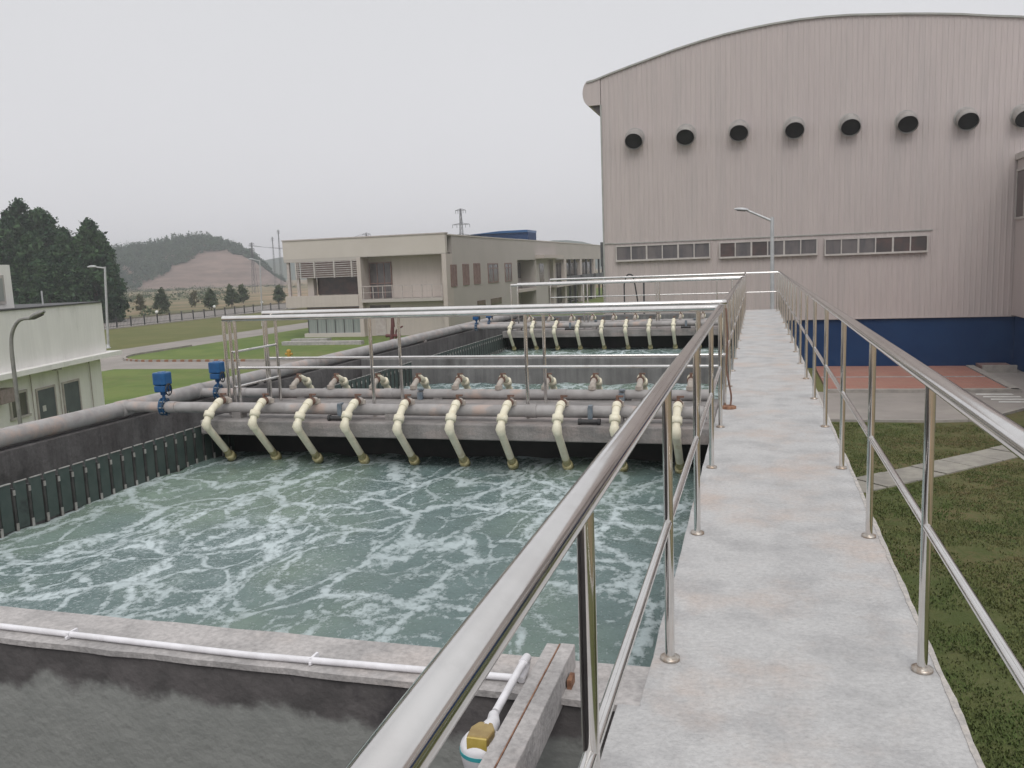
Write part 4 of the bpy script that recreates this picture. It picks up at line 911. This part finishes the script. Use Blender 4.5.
wn = pb('window', M['frame'], (0,.06,-5.97,-5.0,-2.03-GZ,-1.95-GZ), (0,.08,-6.0,-4.95,-2.85-GZ,-2.77-GZ), (0,.06,-5.97,-5.90,-2.77-GZ,-2.03-GZ), (0,.06,-5.07,-5.0,-2.77-GZ,-2.03-GZ), (0,.05,-5.52,-5.46,-2.77-GZ,-2.03-GZ))
pb('pane', M['glass'], (.0,.03,-5.9,-5.07,-2.77-GZ,-2.03-GZ), parent=wn)
pb('air_conditioner', M['ac'], (.1,.5,-7.1,-6.3,-2.15-GZ,-1.72-GZ))
dp = MB()
for y in (-.95,-3.1,-4.75): dp.tube([(.06,y,0.05),(.06,y,zc-.4),(.06,y-.02,zc-.03)], .02, 8)
dp.build('downpipe', M['louver'], ph, local=True)
MB().box(.3,.5,-3.9,-3.6,zc-.12,zc-.03).build('canopy_light', M['frame'], ph, local=True)
MB().tube([(-.6,-2.4,zt),(-.6,-2.4,zt+.55)], .03, 8).build('roof_pipe', M['lamp'], ph, local=True)
ap = thing('doorstep', (-23.6,27.3,GZ), 'x', 'slab'); bpy.data.objects.remove(ap)

# ------------------------------------------------------------------ street lamps
def lamp(base, top, arm_end, label, m, r0=.07, r1=.045, curve=False, headlen=.55, grp='street lamps around the plant', down=True):
    b = Vector(base); t = Vector(top); e = Vector(arm_end)
    L_ = thing('street_lamp', base, label, 'street lamp', grp)
    if curve:
        s_ = MB(); mid = Vector((t.x, t.y, e.z)); pts = [b, t, t*.45+mid*.55+(e-mid)*.08, mid+(e-mid)*.45+Vector((0,0,-.02)), e]
        s_.tube(pts, [r0]*2+[r1], 12, bend=.35, bn=8); s_.build('pole', m, L_)
    else:
        s_ = MB(); s_.tube([b, t], [r0, r1], 12); s_.build('pole', m, L_)
        MB().tube([t-Vector((0,0,.12)), e], [r1*.7, r1*.6], 10).build('arm', m, L_)
    d = (e-t); d.z *= .35; d.normalize(); c = e+d*headlen*.35
    side = d.cross(Vector((0,0,1))).normalized(); upv = side.cross(d)
    hd = MB(); N = 9; vs = []; ring = 10
    for i in range(N):
        u = i/(N-1); wd = headlen*.22*math.sin(math.pi*(.12+.80*u))**.7; hgt = wd*.75
        p = c+d*(u-.5)*headlen
        for k in range(ring):
            th = 2*math.pi*k/ring; vs.append(p+side*wd*math.cos(th)+upv*(hgt*math.sin(th)*(1 if math.sin(th) > 0 else .45)))
    fs = [(i*ring+k, i*ring+(k+1) % ring, (i+1)*ring+(k+1) % ring, (i+1)*ring+k) for i in range(N-1) for k in range(ring)]
    hd.add(vs, fs+[tuple(range(ring)), tuple(range(N*ring-1, (N-1)*ring-1, -1))], True); ho = hd.build('lamp_head', m, L_)
    g_ = MB(); g_.obox(c-upv*headlen*.075, headlen*.22, headlen*.6, .02, Matrix((side, d, upv)).transposed()); g_.build('lamp_glass', M['soffit'], ho)
    MB().tube([b, b+Vector((0,0,.06)), b+Vector((0,0,.061)), b+Vector((0,0,.35))], [r0*2, r0*2, r0*1.3, r0*1.3], 14).build('base', m, L_)
    return L_
lamp((.46,26.8,GZ), (.42,26.8,2.62), (-.32,26.8,2.86), 'white lamp post at the far end of the walkway in front of the hall', M['lamp'], .07, .055, headlen=.42)
lamp((-19.15,18.0,GZ), (-19.15,18.0,-.25), (-18.35,18.0,.58), 'grey lamp with a curved neck in front of the white pump house', M['lampgrey'], .055, .04, True, .55)
lamp((-53.4,60,GZ), (-52.9,60,2.7), (-53.9,60,2.72), 'tall white lamp post on the rough lawn in front of the grove', M['lamp'], .11, .09, headlen=.9)
q0 = far((-44.6,70,-3.2)); q1 = far((-44.35,70,2.9)); lamp(q0, q1, (q1[0]-.9, q1[1], q1[2]+.1), 'slender white lamp post left of the office building', M['lamp'], .08, .06, headlen=.7)

# ------------------------------------------------------------------ pylons and poles far away
def pylon(x, y, top, w_, arms, label, lattice=True):
    z0 = GZ; t = thing('power_pylon', (x,y,z0), label, 'pylon', 'power line pylons on the horizon')
    m_ = MB(); r = w_*.09
    for sx, sy in ((-1,-1),(1,-1),(-1,1),(1,1)): m_.tube([(x+sx*w_, y+sy*w_, z0),(x+sx*w_*.15, y+sy*w_*.15, top)], r, 5)
    n = 9
    for i in range(n):
        a = i/n; b = (i+1)/n; wa = w_*(1-.85*a); wb = w_*(1-.85*b); za = z0+(top-z0)*a; zb = z0+(top-z0)*b
        m_.tube([(x-wa,y-wa,za),(x+wb,y-wb,zb)], r*.6, 4); m_.tube([(x+wa,y-wa,za),(x-wb,y-wb,zb)], r*.6, 4)
    m_.build('tower', M['pylon'], t)
    for (f, half) in arms:
        z = z0+(top-z0)*f; k = MB(); k.tube([(x-half,y,z),(x,y,z+.5),(x+half,y,z)], r*.9, 5); k.tube([(x-half,y,z),(x+half,y,z)], r*.9, 5)
        for sx in (-1,-.5,.5,1): k.tube([(x+sx*half,y,z),(x+sx*half,y,z-.9)], r*.8, 5)
        k.build('cross_arm', M['pylon'], t)
    return t
pylon(-84.9,243,18.9,1.0,((.98,1.6),(.80,2.7),(.66,3.0)),'tall power pylon rising above the office roof')
pylon(-116,243,13.2,.7,((.98,1.4),(.90,1.4)),'short distant pylon top above the left part of the office roof')
pylon(-146.5,243,15.6,.42,((.985,.5),),'thin mast just left of the office building')
pylon(-148.8,243,13.6,.36,((.97,.5),),'second thinner mast left of the office building, beside the taller mast')
pylon(-156.5,243,12.0,.7,((.98,.9),(.88,.9)),'distant pylon beside the right slope of the hill')
wr = thing('power_lines', (-120,243,13), 'thin power lines sagging between the distant pylons', 'cable')
s = MB()
for dx, za, zb in ((-1.2,11.3,12.8),(1.2,11.0,12.5)):
    pts = [(-156.5+dx+(40+0)*i/12, 243, za+(zb-za)*i/12-2.2*(1-(2*i/12-1)**2)) for i in range(13)]; s.tube(pts, .05, 5)
s.build('wires', M['pylon'], wr)
# low dark shed far left of the office
sh = thing('low_shed', far((-60,150,-3.2)), 'long low dark shed on the field left of the office', 'shed')
MB(far).box(-78,-56,150,155,-3.2,-.4).build('wall', M['officegrey'], sh)
MB(far).prism([(-79,-.4),(-55.5,-.4),(-57,.35),(-77,.35)], 'y', 149.5, 155.5).build('roof', M['pylon'], sh)

# ------------------------------------------------------------------ grass blades on the right lawn
def blades(n, x0, x1, y0, y1, h):
    x = x0+(x1-x0)*rng.random(n); y = y0+(y1-y0)*rng.random(n)**1.4
    keep = np.array([mnoise.noise(Vector((a*.9, b*.9, 0)))+.45*mnoise.noise(Vector((a*3, b*3, 2))) > -.55+.7*random.random() for a, b in zip(x, y)])
    # leave the slab path free
    for (ax, ay), (bx_, by_) in zip(pa, pa[1:]):
        a = np.array(far((ax, ay, 0))[:2]); b = np.array(far((bx_, by_, 0))[:2]); d = b-a; t = np.clip(((x-a[0])*d[0]+(y-a[1])*d[1])/(d@d), 0, 1)
        keep &= np.hypot(x-a[0]-t*d[0], y-a[1]-t*d[1]) > .58
    x = x[keep]; y = y[keep]; n = len(x)
    th = rng.random(n)*2*math.pi; hh = h*(.5+.9*rng.random(n)); w2 = .007+.009*rng.random(n); ln = hh*.6
    v = np.zeros((n, 4, 3)); z = GZ+.01
    v[:,0] = np.stack([x-w2*np.cos(th), y-w2*np.sin(th), np.full(n, z)], 1); v[:,1] = np.stack([x+w2*np.cos(th), y+w2*np.sin(th), np.full(n, z)], 1)
    ox = ln*np.cos(th*1.7+1); oy = ln*np.sin(th*1.7+1)
    v[:,2] = np.stack([x+ox+w2*.4*np.cos(th), y+oy+w2*.4*np.sin(th), z+hh], 1); v[:,3] = np.stack([x+ox-w2*.4*np.cos(th), y+oy-w2*.4*np.sin(th), z+hh], 1)
    return v.reshape(-1, 3)
M['blade'] = grass_mat('grass blades', (.10,.138,.046), (.14,.155,.06), (.21,.165,.09), 1.1, 4)
go = leaf_obj('grass', blades(380000, .62, 10.5, 2.0, 30.0, .034), M['blade']); tag(go, 'patchy green and brown lawn grass below the right side of the walkway', 'grass', kind='stuff')

# ------------------------------------------------------------------ haze
hz = bpy.data.materials.new('haze air'); hz.use_nodes = True; nt = hz.node_tree; nt.nodes.clear()
o_ = nt.nodes.new('ShaderNodeOutputMaterial'); pv = nt.nodes.new('ShaderNodeVolumePrincipled')
pv.inputs['Color'].default_value = (.97,.98,1.0,1); pv.inputs['Density'].default_value = .0008; pv.inputs['Anisotropy'].default_value = .2
nt.links.new(pv.outputs[0], o_.inputs['Volume'])
hb = MB().box(-960,610,-130,960,GZ-1.5,40).build('haze', hz); hb['kind'] = 'stuff'
